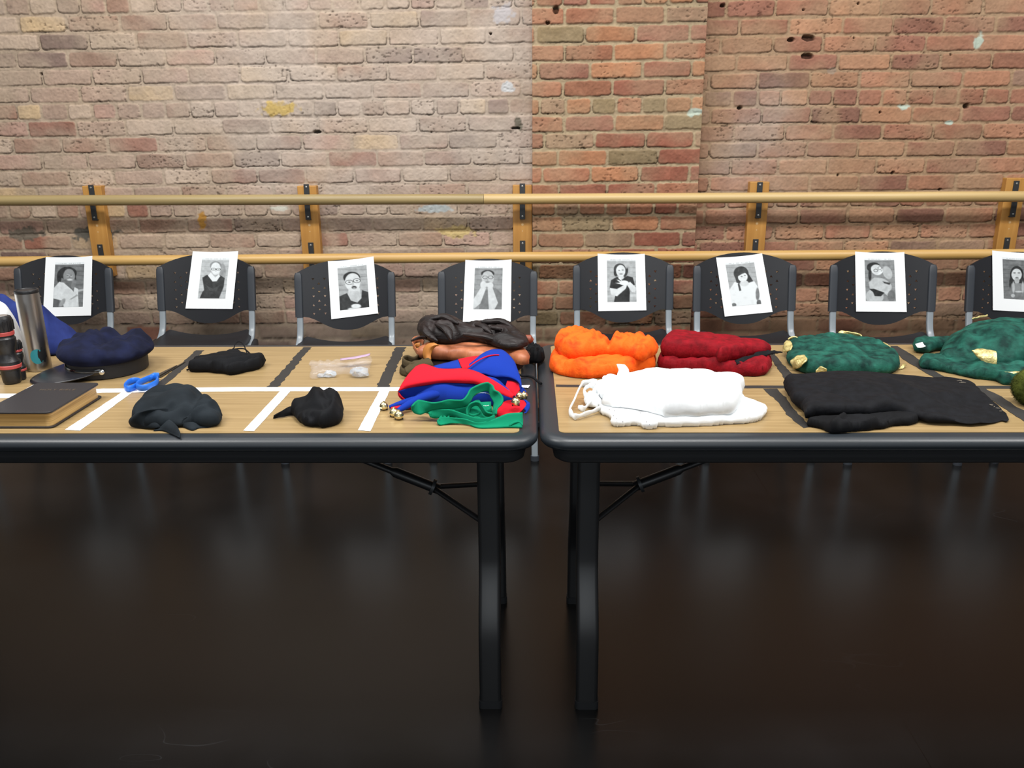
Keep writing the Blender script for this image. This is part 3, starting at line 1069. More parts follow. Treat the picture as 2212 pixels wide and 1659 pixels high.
for k, ph in enumerate(PH):
    sc, og = ph['s'], ph['o']
    pc = [(og[0] + x / sc, og[1] + y / sc) for x, y in ph['paper']]
    ctr = surf_hit(*bil(pc, .5, .5), k, 0.0035)
    t = thing('portrait_sheet', ph['lab'], 'paper', ctr, 'portraits taped on the chair backs')
    n = 14
    b = MB()

    def sag(s, t):
        # top edge bows down a little, bottom corners lift off the backrest
        return 2.0 * (1 - (2 * s - 1) ** 2) * (1 - t) ** 2, 0.004 * (2 * s - 1) ** 2 * t ** 2
    for j in range(n + 1):
        for i in range(n + 1):
            s_, t_ = i / n, j / n
            a, lift = sag(s_, t_)
            x, y = bil(pc, s_, t_)
            b.v.append(surf_hit(x, y + a, k, 0.0035 + lift))
    for j in range(n):
        for i in range(n):
            a = j * (n + 1) + i
            b.f.append((a, a + 1, a + n + 2, a + n + 1))
    b.build('sheet', M_paper, t)
    q = ph['photo']
    up_ = 0.055   # strip above the photo with the small caption line
    NX, NY = 64, 96
    s = np.linspace(0, 1, NX)
    tt = np.linspace(-up_, 1, NY)
    S, Tt = np.meshgrid(s, tt)
    X = (q[0][0] * (1 - S) + q[1][0] * S) * (1 - Tt) + (q[3][0] * (1 - S) + q[2][0] * S) * Tt
    Y = (q[0][1] * (1 - S) + q[1][1] * S) * (1 - Tt) + (q[3][1] * (1 - S) + q[2][1] * S) * Tt
    g = paint(ph, X, Y, S, Tt)
    cap = (Tt < -0.004)
    dash = (vn(S, S * 0, 0.022, k) > 0.42) & (S > 0.12) & (S < 0.88) & (Tt < -0.012) & (Tt > -0.042)
    g = np.where(cap, np.where(dash, 0.82, 0.96), g)
    # paper surface for this region
    pcc = np.array(ph['paper'], float)
    b = MB()
    # inverse bilinear is close to affine here: solve per vertex by iteration
    for X_, Y_ in zip(X.ravel(), Y.ravel()):
        s_, t_ = .5, .5
        for _ in range(4):
            cx_, cy_ = bil(ph['paper'], s_, t_)
            ex, ey = X_ - cx_, Y_ - cy_
            w_ = ph['paper'][1][0] - ph['paper'][0][0]
            w2 = ph['paper'][1][1] - ph['paper'][0][1]
            h_ = ph['paper'][3][1] - ph['paper'][0][1]
            h2 = ph['paper'][3][0] - ph['paper'][0][0]
            det = w_ * h_ - w2 * h2
            s_ += (ex * h_ - ey * h2) / det
            t_ += (ey * w_ - ex * w2) / det
        a, lift = sag(s_, t_)
        x, y = bil(pc, s_, t_)
        b.v.append((x, y + a, 0.0035 + lift + 0.0006))
    b.v = [surf_hit(x, y, k, o_) for x, y, o_ in b.v]
    for j in range(NY - 1):
        for i in range(NX - 1):
            a = j * NX + i
            b.f.append((a, a + 1, a + NX + 1, a + NX))
    o = b.build('printed_photo', M_print, t)
    g = np.clip(g, 0.03, 0.98).ravel()
    g = np.clip(g * 1.02 + 0.02, 0, .98)
    gl = np.where(g <= 0.04045, g / 12.92, ((g + 0.055) / 1.055) ** 2.4) * 0.9
    set_cols(o.data, np.stack([gl * 0.93, gl * 0.98, gl * 1.0, gl * 0 + 1], axis=1))
# ------------------------------------------------------------------ materials of the props
_mat = mat


def mat(name, *a, **k):
    if not k.get('metal') and not k.get('coat') and a and len(a) > 1 and a[1] >= 0.69:
        k.setdefault('spec', 0.15)
        k['sheen'] = k.get('sheen', 0) * 0.35
    return _mat(name, *a, **k)


M_vor = mat('crushed_orange_velvet', C(206, 46, 10), 0.75, col2=C(236, 98, 26), nscale=24, contrast=(.25, .5), bump=.5, bscale=110, sheen=.5, bdist=.003)  # lighter and darker mottling is velvet sheen painted into the colour
M_vre = mat('crushed_red_velvet', C(96, 5, 15), 0.75, col2=C(140, 10, 25), nscale=50, contrast=(.3, .75), bump=.45, bscale=120, sheen=.4, bdist=.003)  # sheen patches of the pile painted as a second red
M_vgr = mat('crushed_green_velvet', C(9, 42, 37), 0.7, col2=C(34, 94, 80), nscale=34, contrast=(.34, .70), bump=.45, bscale=120, sheen=.3, bdist=.003)  # sheen patches of the pile painted as a lighter green
M_gold = mat('gold_lame', C(150, 128, 70), 0.38, metal=0.35, col2=C(226, 212, 146), nscale=70, contrast=(.3, .6), bump=.9, bscale=110, bdist=.004)
M_wht = mat('white_cotton', (0.80, 0.82, 0.83, 1), 0.8, bump=.2, bscale=60, bdist=.003)
M_lace = mat('black_lace', C(11, 11, 14), 0.75, col2=C(18, 19, 23), nscale=60, contrast=(.35, .65), bump=.3, bscale=160, sheen=.15)
M_blk = mat('black_cotton', C(11, 11, 13), 0.8, col2=C(18, 19, 22), nscale=20, bump=.2, bscale=120, sheen=.12)
M_blk2 = mat('faded_black_cotton', C(20, 25, 29), 0.85, col2=C(31, 37, 42), nscale=14, bump=.12, bscale=160, sheen=.15)
M_brn = mat('dark_brown_satin', C(17, 12, 12), 0.5, spec=.3, col2=C(38, 29, 28), nscale=22, contrast=(.35, .65), bump=.8, bscale=60, bdist=.004, stretch=(.5, 1, 1.6))
M_cop = mat('copper_satin', C(134, 74, 46), 0.5, col2=C(176, 108, 72), nscale=18, bump=.3, bscale=60, sheen=.2)
M_cuff = mat('tan_cuff', C(176, 112, 46), 0.6)
M_rust = mat('rust_cloth', C(128, 62, 40), 0.6)
M_oliv = mat('olive_felt', C(72, 62, 44), 0.95, bump=.2, bscale=300)
M_red = mat('red_felt', C(198, 26, 42), 0.95, bump=.3, bscale=500, sheen=.2, bdist=.0006)
M_blu = mat('royal_blue_felt', C(20, 50, 144), 0.95, bump=.3, bscale=500, sheen=.2, bdist=.0006)
M_grn = mat('green_felt', C(10, 122, 88), 0.95, bump=.3, bscale=500, sheen=.2, bdist=.0006)
M_bell = mat('brass_bell', C(226, 212, 164), 0.26, metal=1.0)
M_wire = mat('silver_wire', C(200, 205, 200), 0.25, metal=1.0)
M_navy = mat('navy_wool', C(13, 16, 33), 0.9, col2=C(21, 26, 52), nscale=24, bump=.3, bscale=120, sheen=.2)
M_rblu = mat('blue_cotton', C(28, 37, 84), 0.85, col2=C(40, 54, 114), nscale=12, bump=.3, bscale=60, sheen=.1)
M_band = mat('black_braid_band', C(24, 23, 25), 0.6, bump=.4, bscale=700)
M_pat = mat('patent_leather', C(12, 12, 14), 0.14, coat=.6)
M_vis = mat('black_visor', C(34, 34, 38), 0.3)
M_silv = mat('silver_button', C(230, 230, 225), 0.2, metal=1.0)
M_leath = mat('black_leather', C(33, 30, 32), 0.5, bump=.4, bscale=700, bdist=.0005)
M_pages = mat('gilt_page_edges', C(150, 116, 62), 0.42, metal=.15, col2=C(196, 160, 100), nscale=4, stretch=(1, 1, 80), bump=.3, bscale=6, bdist=.001)
M_foil = mat('gold_foil_lettering', C(112, 98, 84), 0.4, metal=.5)
M_steel = mat('brushed_steel', C(176, 172, 168), 0.3, metal=1.0, bump=.12, bscale=30, bdist=.001, stretch=(1, 1, .05))
M_teal = mat('teal_print', C(40, 130, 140), 0.5)
M_bprint = mat('black_print', C(14, 16, 18), 0.5)
M_rub = mat('black_rubber_grip', C(26, 26, 28), 0.38, bump=.2, bscale=300)
M_ring = mat('red_ring', C(176, 70, 66), 0.5)
M_lens = mat('clear_lens', C(190, 190, 190), 0.15, metal=.7)
M_scb = mat('blue_plastic', C(28, 104, 206), 0.45)
M_scm = mat('scissor_steel', C(92, 88, 80), 0.35, metal=.8)
M_btape = mat('black_gaffer_tape', C(36, 34, 32), 0.65, bump=.3, bscale=400)
M_wtape = mat('white_gaffer_tape', (0.90, 0.91, 0.91, 1), 0.7)
M_ink = mat('grey_ink', C(110, 112, 118), 0.6)
M_moss = mat('moss_green_fur', C(38, 44, 10), 0.9, col2=C(84, 92, 36), nscale=30, sheen=.3)
M_glassy = mat('clear_plastic_stone', (0.9, 0.95, 1, 1), 0.08)
M_glassy.node_tree.nodes['Principled BSDF'].inputs['Transmission Weight'].default_value = 0.75
M_bag = bpy.data.materials.new('clear_bag_film')
M_bag.use_nodes = True
_n = M_bag.node_tree
_p = _n.nodes['Principled BSDF']
_p.inputs['Base Color'].default_value = (0.85, 0.83, 0.88, 1)
_p.inputs['Roughness'].default_value = 0.10
_p.inputs['Coat Weight'].default_value = 1.0
_p.inputs['Specular IOR Level'].default_value = 1.0
_t = _n.nodes.new('ShaderNodeBsdfTransparent')
_m = _n.nodes.new('ShaderNodeMixShader')
_m.inputs[0].default_value = 0.10
_n.links.new(_t.outputs[0], _m.inputs[1])
_n.links.new(_p.outputs[0], _m.inputs[2])
_n.links.new(_m.outputs[0], _n.nodes['Material Output'].inputs[0])


# ------------------------------------------------------------------ cloth builders
def prof(t):
    t = np.clip(t, 0, 1)
    return np.sqrt(np.maximum(0, 1 - (1 - t) ** 2))


def wpt(p, base, thick, y0, y1, kb):
    if len(p) == 3:
        return PT(p[0], p[1], p[2])
    w = (y1 - p[1]) / (y1 - y0)
    return PT(p[0], p[1], base + thick * kb * max(0, w))


def cloth(name, m, outline, base, thick, parent=None, hs=None, folds=(), wr=(0.003, 0.03, 0, 1), edge=0.4, R=None,
          step=0.0038, seed=1, kb=0.8, ripple=0.5, smooth_n=4, under=0.5, ridged=False, fine=0.0, crease=True, wob=0.0022):
    ys = [p[1] for p in outline]
    y0, y1 = min(ys), max(ys)
    O = [wpt(p, base, thick, y0, y1, kb) for p in outline]
    O = [(p.x, p.y, 0) for p in O]
    if smooth_n > 1:
        O = crom(O, smooth_n, closed=True)
    O = resample(O, step, closed=True)
    if wob:
        O = [p + Vector((mnoise.noise(Vector((p.x / .018, p.y / .018, seed))), mnoise.noise(Vector((p.x / .018, p.y / .018, seed + 9.5))), 0)) * wob * 1.6 for p in O]
    V, tris = triangulate([(p[0], p[1]) for p in O], step, seed=seed)
    X, Y = V[:, 0], V[:, 1]
    OL = [(p[0], p[1]) for p in O]
    d = polydist(OL, X, Y, True)
    bnd = set()
    be = boundary_edges(tris)
    for a, c in be:
        bnd.add(a)
        bnd.add(c)
    isb = np.zeros(len(V), bool)
    isb[list(bnd)] = True
    d[isb] = 0
    th = np.full(len(V), float(thick))
    if hs:
        num, den = 0, 0
        for (px, py, h) in hs:
            p = PT(px, py, base + h * 0.8)
            w = 1 / (((X - p.x) ** 2 + (Y - p.y) ** 2) + 4e-4) ** 1.5
            num, den = num + w * h, den + w
        th = num / den
    if R is None:
        R = thick * 0.7
    e = th * edge * (1 - ripple / 2 + ripple * (fbm(X, Y, 0.028, seed + 3, 2)))
    e = np.minimum(e, th * 0.9)
    pr = prof(d / R)
    z = base + e + (th - e) * pr
    amp, sc, ang, stx = wr
    ca, sa_ = math.cos(ang), math.sin(ang)
    u, v = (X * ca + Y * sa_) / stx, (-X * sa_ + Y * ca)
    wv_ = vn(u, v, sc * 3, seed + 9)
    n_ = fbm(u + wv_ * sc * 1.2, v + wv_ * sc * 1.5, sc, seed, 3)
    if ridged:
        n_ = 1 - np.abs(2 * n_ - 1) * 2.0
        z = z + amp * (n_ - 0.5) * (0.15 + 0.85 * pr)
    elif crease:
        # rounded swells parted by sharp creases
        a1 = np.abs(2 * vn(u + wv_ * sc, v + wv_ * sc * 1.3, sc * 1.1, seed + 40) - 1)
        a2 = np.abs(2 * vn(u * .8 + v * .6 + wv_ * sc, v * .8 - u * .6, sc * .55, seed + 47) - 1)
        z = z + amp * (0.9 * np.sqrt(a1) + 0.5 * np.sqrt(a2) - 0.9) * (0.25 + 0.75 * pr) * 1.3
    else:
        z = z + 2 * amp * (n_ - 0.5) * (0.15 + 0.85 * pr)
    if fine:
        z = z + fine * 2 * (fbm(X, Y, 0.012, seed + 30, 2) - .5) * pr
    for (pl, a_, w_) in folds:
        W_ = []
        for q in pl:
            hh = q[2] if len(q) == 3 else base + thick * 0.75
            p = PT(q[0], q[1], hh)
            W_.append((p.x, p.y, 0))
        W_ = crom(W_, 4)
        dd = polydist(W_, X, Y)
        z = z + a_ * np.exp(-(dd / w_) ** 2) * (0.1 + 0.9 * pr)
    z = np.maximum(z, base + 0.001)
    zb = base + e * (1 - prof(d / (R * under + 1e-6)))
    zb = np.minimum(zb, z - 0.0006)
    zb = np.maximum(zb, base)
    Zt = T + LAM + np.where(isb, base + e, z)
    Zb = T + LAM + 0.0004 + zb
    b = MB()
    idb = {}
    b.v = [(x, y, zz) for x, y, zz in zip(X, Y, Zt)]
    n0 = len(b.v)
    for i in range(len(V)):
        if isb[i]:
            idb[i] = i
        else:
            idb[i] = len(b.v)
            b.v.append((X[i], Y[i], Zb[i]))
    b.f = [tuple(f) for f in tris] + [tuple(idb[i] for i in reversed(f)) for f in tris]
    o = b.build(name, m, parent, angle=75)
    return o


def patch(name, m, rows, parent=None, nu=5, nv=4, thick=0.003, noise_=0.0, ns=0.02, seed=1, angle=75):
    G = [crom([PT(*p) for p in r], nu) for r in rows]
    cols = []
    for i in range(len(G[0])):
        cols.append(crom([g[i] for g in G], nv) if len(G) > 1 else [G[0][i]])
    nu_, nv_ = len(cols), len(cols[0])
    b = MB()
    for c in cols:
        for p in c:
            if noise_:
                q = mnoise.noise_vector(Vector((p.x / ns, p.y / ns, p.z / ns + seed * 7))) * noise_
                p = p + q
            if p.z < T + LAM + thick * .5 + .0004:
                p = Vector((p.x, p.y, T + LAM + thick * .5 + .0004))
            b.v.append(tuple(p))
    for i in range(nu_ - 1):
        for j in range(nv_ - 1):
            a = i * nv_ + j
            b.f.append((a, a + 1, a + nv_ + 1, a + nv_))
    return b.build(name, m, parent, angle=angle, solid=thick)


def strip_band(name, m, line, hgt, parent=None, thick=0.003, n=5, lean=0.0, wave=0.0, flat_top=None):
    """felt or ribbon standing on edge along a table-plane line [(px,py,h)]; hgt: height or list"""
    P = crom([PT(*p) for p in line], n)
    N = len(P)
    b = MB()
    for i, p in enumerate(P):
        t = (P[min(i + 1, N - 1)] - P[max(i - 1, 0)]).normalized()
        nrm = Vector((-t.y, t.x, 0))
        k = i / (N - 1) * (len(line) - 1)
        if isinstance(hgt, list):
            a = int(min(k, len(hgt) - 2))
            h = hgt[a] * (1 - (k - a)) + hgt[a + 1] * (k - a)
        else:
            h = hgt
        for j in range(4):
            s = j / 3
            q = p + Vector((0, 0, h * s)) + nrm * (lean * s * s + wave * math.sin(i * 0.9 + 2 * s) * s)
            if q.z < T + LAM + .002:
                q.z = T + LAM + .002
            b.v.append(tuple(q))
    for i in range(N - 1):
        for j in range(3):
            a = i * 4 + j
            b.f.append((a, a + 1, a + 5, a + 4))
    return b.build(name, m, parent, angle=75, solid=thick)


def rope(name, m, pts, r, parent=None, n=5, seg=8):
    b = MB()
    b.tube(crom([PT(*p) for p in pts], n), r, seg)
    return b.build(name, m, parent)


def bell(px, py, h, r, parent):
    c = PT(px, py, h)
    b = MB()
    pr_ = []
    for i in range(1, 16):
        a = -math.pi / 2 + math.pi * i / 16
        rr = r * math.cos(a)
        if i in (8,):
            rr *= 1.07
        pr_.append((rr, r * math.sin(a)))
    b.lathe(pr_, 20, c=tuple(c))
    b.lathe([(r * .25, r * .97), (r * .25, r * 1.2), (r * .12, r * 1.25)], 8, c=tuple(c))
    o = b.build('bell', M_bell, parent)
    s = MB()
    s.box(c.x - r * .9, c.x + r * .9, c.y - r * .08, c.y + r * .08, c.z - r * 1.0, c.z - r * .5)
    s2 = s.build('bell_slot', M_bprint, o, smooth=False)
    return o


def props_cloth(name, m, label, cat, outline, base, thick, **kw):
    o = cloth(name, m, outline, base, thick, None, **kw)
    xs = [v.co for v in o.data.vertices]
    c = Vector((sum(v.x for v in xs) / len(xs), sum(v.y for v in xs) / len(xs), T + LAM))
    origin_to(o, c)
    return tag(o, label, cat)


# ------------------------------------------------------------------ tape on the tables
def tape(px_left, px_right, m, label, group, jag=0.0, seed=0, z=0.0):
    L = resample([PT(*p) for p in px_left], 0.006)
    Rr = resample([PT(*p) for p in px_right], 0.006)
    rnd = random.Random(seed)

    def jit(P):
        out = []
        for i, p in enumerate(P):
            a = P[min(i + 1, len(P) - 1)] - P[max(i - 1, 0)]
            a.normalize()
            nn = Vector((-a.y, a.x, 0))
            k = jag * (vn(np.array([i * 1.0 + seed * 13]), np.array([0.5]), 2.4, seed)[0] - .5) * 2
            out.append(p + nn * k)
        return out
    L, Rr = jit(L), jit(Rr)
    poly = L + Rr[::-1]
    b = MB()
    z0, z1 = T + LAM + 0.0001 + z, T + LAM + 0.00055 + z
    cx = sum(p.x for p in poly) / len(poly)
    n = len(poly)
    b.v = [(p.x, p.y, z1) for p in poly] + [(p.x, p.y, z0) for p in poly]
    # strip faces between the two edges
    a, c = 0, 0
    nl, nr = len(L), len(Rr)
    ri = lambda k: n - 1 - k
    while a < nl - 1 or c < nr - 1:
        if c >= nr - 1 or (a < nl - 1 and (a + 1) / (nl - 1) <= (c + 1) / (nr - 1)):
            b.f.append((a, a + 1, ri(c)))
            a += 1
        else:
            b.f.append((a, ri(c + 1), ri(c)))
            c += 1
    for k in range(n):
        b.f.append((k, (k + 1) % n, n + (k + 1) % n, n + k))
    o = b.build('tape_strip', m, smooth=False)
    origin_to(o, (cx, sum(p.y for p in poly) / n, T + LAM))
    tag(o, label, 'tape', group)
    return o


def scribble(parent, A, B_, width, n, seed, z=0.0):
    """rows of illegible pen strokes from A to B (px)"""
    rnd = random.Random(seed)
    a, c = PT(*A), PT(*B_)
    d = (c - a)
    u = d.normalized()
    nn = Vector((-u.y, u.x, 0))
    if nn.y < 0:
        nn = -nn
    b = MB()
    zz = T + LAM + 0.0008 + z
    for i in range(n):
        if rnd.random() < .15:
            continue
        p = a + d * ((i + rnd.uniform(-.2, .2)) / n)
        q = p + nn * rnd.uniform(-width, width) + u * rnd.uniform(.001, .005)
        r = p + nn * rnd.uniform(-width, width)
        for (s, e_) in ((r, q), (q, q + u * .003 - nn * rnd.uniform(-width, width))):
            t = (e_ - s)
            if t.length < 1e-4:
                continue
            t.normalize()
            m_ = Vector((-t.y, t.x, 0)) * 0.00045
            k = [(s - m_), (s + m_), (e_ + m_), (e_ - m_)]
            b.add([(v.x, v.y, zz) for v in k], [(0, 1, 2, 3)])
    o = MB.build(b, 'handwriting', M_ink, None, smooth=False)
    o.parent = parent
    o.data.transform(Matrix.Translation(-parent.location))
    o['kind'] = 'stuff'
    return o


BT, WT = 'black tape strips marking the tables', 'white tape strips marking the tables'
tape([(423, 757), (388, 789), (330, 836)], [(441, 757), (410, 786), (352, 836)], M_btape, 'black tape strip running under the scissors blades on the left table', BT, .002, 1)
tape([(656, 750), (616, 794), (577, 837)], [(673, 750), (640, 790), (601, 837)], M_btape, 'black tape strip between the black pouch and the clear bag', BT, .0035, 2)
tape([(854.5, 750), (834, 792), (813.5, 837)], [(877, 750), (856, 795), (840, 837)], M_btape, 'black tape strip between the clear bag and the brown costumes', BT, .0035, 3)
tape([(1201, 831), (1400, 833), (1900, 833.5), (2330, 834)], [(1201, 836), (1400, 838), (1900, 840), (2330, 840)], M_btape, 'long black tape strip running lengthwise down the right table', BT, .0008, 4)
tape([(1655, 758), (1681, 799), (1702, 828)], [(1668, 758), (1690, 787), (1702, 799), (1727, 828)], M_btape, 'black tape strip between the red velvet and the folded green velvet', BT, .002, 5, .0005)
tape([(1648, 840), (1680, 868), (1700, 897), (1735, 925)], [(1678, 840), (1697, 858), (1712, 882), (1752, 922)], M_btape, 'black tape strip between the white dress and the black lace shawl', BT, .002, 6)
tape([(1923, 748), (1950, 776), (2000, 806), (2050, 832)], [(1938, 748), (1972, 768), (2014, 799), (2070, 832)], M_btape, 'black tape strip between the two green velvet costumes', BT, .002, 7, .0005)
tape([(2098, 838), (2150, 870), (2216, 914), (2250, 930)], [(2127, 840), (2165, 858), (2196, 880), (2260, 910)], M_btape, 'black tape strip right of the black lace shawl near the mossy ball', BT, .002, 8, .0005)
w_ = tape([(-90, 852), (100, 850), (220, 840), (500, 837), (868, 837)], [(-90, 862), (100, 858), (220, 848.5), (500, 845.5), (868, 845)], M_wtape, 'long white tape strip running lengthwise down the left table', WT, .0005, 9)
scribble(w_, (446, 841), (516, 841), .0035, 11, 2)
scribble(w_, (716, 841), (786, 840), .0035, 12, 3)
w_ = tape([(97, 818), (-60, 905)], [(116, 819), (-30, 909)], M_wtape, 'white tape strip running beneath the black leather book', WT, .0005, 10, .0005)
w_ = tape([(262, 849), (141, 929)], [(285, 849), (272, 858), (173, 931)], M_wtape, 'white tape strip between the leather book and the black bandana', WT, .0008, 11, .0005)
scribble(w_, (268, 855), (165, 924), .006, 15, 4, .0005)
w_ = tape([(605, 846), (526, 931)], [(628, 845), (549, 932)], M_wtape, 'white tape strip left of the knotted black scarf', WT, .0005, 12, .0005)
scribble(w_, (612, 851), (541, 925), .006, 20, 5, .0005)
tape([(820, 845), (773, 930)], [(842, 844), (800, 932)], M_wtape, 'white tape strip just left of the jester hat bells', WT, .0008, 13, .0005)
tape([(1124, 833), (1128, 837)], [(1145, 832), (1141, 838)], M_wtape, 'torn white tape scrap poking out right of the jester hat', WT, 0, 14, 0)

# ------------------------------------------------------------------ leather book
H_ = 0.034
fl_, fr_, br_, bl_ = PT(-50, 892.5, H_), PT(113, 892.5, H_), PT(211, 828, H_), PT(88, 828, H_)
cx_ = (fl_ + fr_ + br_ + bl_) / 4
bk = thing('leather_book', 'thick black leather book with gilt page edges at the left front of the table', 'book', (cx_.x, cx_.y, T + LAM))
x0b, x1b, y0b, y1b = (fl_.x + bl_.x) / 2, (fr_.x + br_.x) / 2, fl_.y, bl_.y
zb_ = T + LAM + 0.0012
b = MB()
b.rings([rrect(x0b, x1b, y0b, y1b, .012, zb_ + z) for z in (0.0305, .0345)] )
b.build('cover', M_leath, bk, bevel=.001)
b = MB()
b.rings([rrect(x0b - .002, x1b + .002, y0b - .001, y1b + .002, .012, zb_ + z) for z in (0, .003)])
b.build('cover', M_leath, bk, bevel=.0008)
b = MB()
b.rings([rrect(x0b + .003, x1b - .003 - o, y0b + .003 + o, y1b - .003, .012, zb_ + z) for o, z in ((0, .003), (.0015, .010), (.002, .017), (.0015, .024), (0, .0305))])
b.build('page_block', M_pages, bk)
fc = bpy.data.curves.new('lettering', 'FONT')
fc.body = 'HOLY BIBLE'
fc.size = 0.0135
fc.align_x = 'CENTER'
fc.extrude = 0.0002
fc.space_character = 1.15
fo = bpy.data.objects.new('lettering', fc)
COL.objects.link(fo)
bpy.context.view_layer.update()
me_ = bpy.data.meshes.new_from_object(fo)
bpy.data.objects.remove(fo)
lt = bpy.data.objects.new('lettering', me_)
me_.materials.clear()
me_.materials.append(M_foil)
COL.objects.link(lt)
lt.parent = bk
pl_ = PT(122, 844, H_ + .001)
lt.location = (pl_.x - bk.location.x, pl_.y - bk.location.y, zb_ + .0348 - bk.location.z)

# ------------------------------------------------------------------ flashlights
def flashlight(px, py, label, sc=1.0):
    c = PT(px, py, 0)
    t = thing('flashlight', label, 'flashlight', tuple(c), 'flashlights standing on end')
    k = sc

    def L(name, pf, m, n=32):
        b = MB()
        b.lathe([(r * k, z * k) for r, z in pf], n, c=(c.x, c.y, T + LAM + .0004))
        return b.build(name, m, t, angle=30)
    L('tail_cap', [(.017, 0), (.0195, .003), (.0205, .008), (.022, .034), (.0235, .036), (.0235, .0385)], M_rub)
    L('red_ring', [(.0245, .0385), (.0265, .040), (.0268, .0465), (.0255, .048)], M_ring)
    L('body', [(.0255, .048), (.0255, .056), (.022, .062), (.0185, .072), (.0185, .078), (.022, .090), (.0245, .098), (.0245, .112), (.022, .116), (.022, .120)], M_rub)
    L('red_ring', [(.0225, .120), (.0235, .121), (.0238, .128), (.0225, .1295)], M_ring)
    L('head', [(.0215, .1295), (.0235, .133), (.0242, .150), (.0236, .160), (.021, .1655), (.0175, .167)], M_rub)
    L('lens', [(.0155, .1655), (.0150, .1678), (.0110, .1680)], M_lens)
    b = MB()
    for q in range(14):
        a = 2 * math.pi * q / 14
        x, y = c.x + .0242 * k * math.cos(a), c.y + .0242 * k * math.sin(a)
        b.tube([(x, y, T + .134 * k), (x, y, T + .158 * k)], .0016, 6)
    b.build('grip_ribs', M_rub, t)
    return t


flashlight(27.5, 827, 'black flashlight with two red rings, standing in front by the leather book')
flashlight(46, 820, 'shorter black flashlight mostly hidden behind the front one', 0.60)

# ------------------------------------------------------------------ steel tumbler
c = PT(87, 798, 0)
t = thing('steel_tumbler', 'tall brushed steel tumbler with black lid and round teal logo', 'tumbler', tuple(c))
b = MB()
b.lathe([(.027, 0), (.0285, .002), (.0288, .006), (.0275, .198), (.0275, .200)], 48, c=(c.x, c.y, T + LAM + .0004))
b.build('body', M_steel, t, angle=35)
b = MB()
b.lathe([(.0276, .200), (.0280, .201), (.0280, .207), (.027, .2085), (.0235, .209), (.0225, .207), (.006, .207)], 48, c=(c.x, c.y, T + LAM + .0004))
b.build('lid', M_rub, t, angle=35)


def cyl_patch(name, m, fn, a0, r, zc, parent, n=18):
    b = MB()
    for (u, v) in fn:
        a = math.radians(a0) + u / r
        b.v.append((c.x + r * math.cos(a), c.y + r * math.sin(a), T + LAM + zc + v))
    b.f.append(tuple(range(len(fn))))
    return b.build(name, m, parent, smooth=False)


disc = [(0.0165 * math.cos(i * math.pi / 14), 0.0165 * math.sin(i * math.pi / 14)) for i in range(28)]
# ring of narrow slices so the disc follows the cylinder
b = MB()
N_ = 20
rr_ = .0291
for i in range(N_ + 1):
    u = -0.0165 + 0.033 * i / N_
    hh = math.sqrt(max(0, 0.0165 ** 2 - u * u)) * 1.15
    a = math.radians(298) + u / rr_
    for s in (-1, 1):
        b.v.append((c.x + rr_ * math.cos(a), c.y + rr_ * math.sin(a), T + .042 + s * hh))
for i in range(N_):
    b.f.append((2 * i, 2 * i + 2, 2 * i + 3, 2 * i + 1))
lg_ = b.build('logo_disc', M_teal, t)
b = MB()
rr_ = .0294
for i in range(N_ + 1):
    u = -0.004 + 0.022 * i / N_
    a = math.radians(309) + u / rr_
    hh = (0.015 + .0015 * math.sin(i * .7)) * math.sqrt(max(0.02, 1 - ((i - 10) / 10.2) ** 2))
    zc = T + .044 + .004 * math.sin(i * .8)
    for s in (-1, 1):
        b.v.append((c.x + rr_ * math.cos(a), c.y + rr_ * math.sin(a), zc + s * hh * 1.1))
for i in range(N_):
    b.f.append((2 * i, 2 * i + 2, 2 * i + 3, 2 * i + 1))
b.build('logo_print', M_bprint, t)

# ------------------------------------------------------------------ blue and white cloth heap at the left
t = thing('blue_garment', 'crumpled blue cotton garment heaped behind the steel tumbler', 'garment', tuple(PT(80, 765, 0)))
cloth('heap', M_rblu, [(-170, 770), (-60, 768), (30, 770), (104, 771), (130, 766), (160, 762), (172, 752), (178, 744, .015), (170, 724, .035), (142, 712, .05), (112, 697, .07), (90, 689, .085), (60, 660, .12), (30, 640, .15), (0, 628, .165), (-60, 628, .165), (-160, 650, .14)],
      0, .11, t, hs=[(-60, 660, .175), (0, 660, .17), (45, 680, .135), (95, 725, .085), (130, 740, .055), (165, 748, .032), (-120, 760, .10), (30, 770, .07)],
      folds=[([(98, 700, .07), (104, 735, .05), (108, 762, .02)], .012, .012), ([(112, 745, .05), (140, 735, .05), (165, 742, .03)], .008, .01), ([(105, 745, .05), (125, 758, .03)], -.012, .009)],
      wr=(.005, .05, .4, 1.6), edge=.15, R=.05, seed=4, ridged=True)
o = props_cloth('white_bundle', M_wht, 'white crumpled cloth bundle between the flashlights and the blue garment', 'cloth',
                [(-110, 812), (-20, 812), (40, 806), (54, 796), (55, 780, .02), (53, 745, .06), (48, 706, .105), (38, 668, .143), (20, 650, .162), (0, 637, .176), (-50, 640, .17), (-120, 700, .12)],
                0, .12, hs=[(-60, 668, .19), (-20, 668, .185), (10, 672, .18), (30, 695, .14), (48, 735, .09), (20, 790, .09), (-60, 780, .12)], wr=(.005, .035, 1.2, 1.5), edge=.15, R=.035, seed=8, ridged=True,
                folds=[([(34, 690, .1), (50, 740, .06), (56, 780, .02)], .008, .01)])
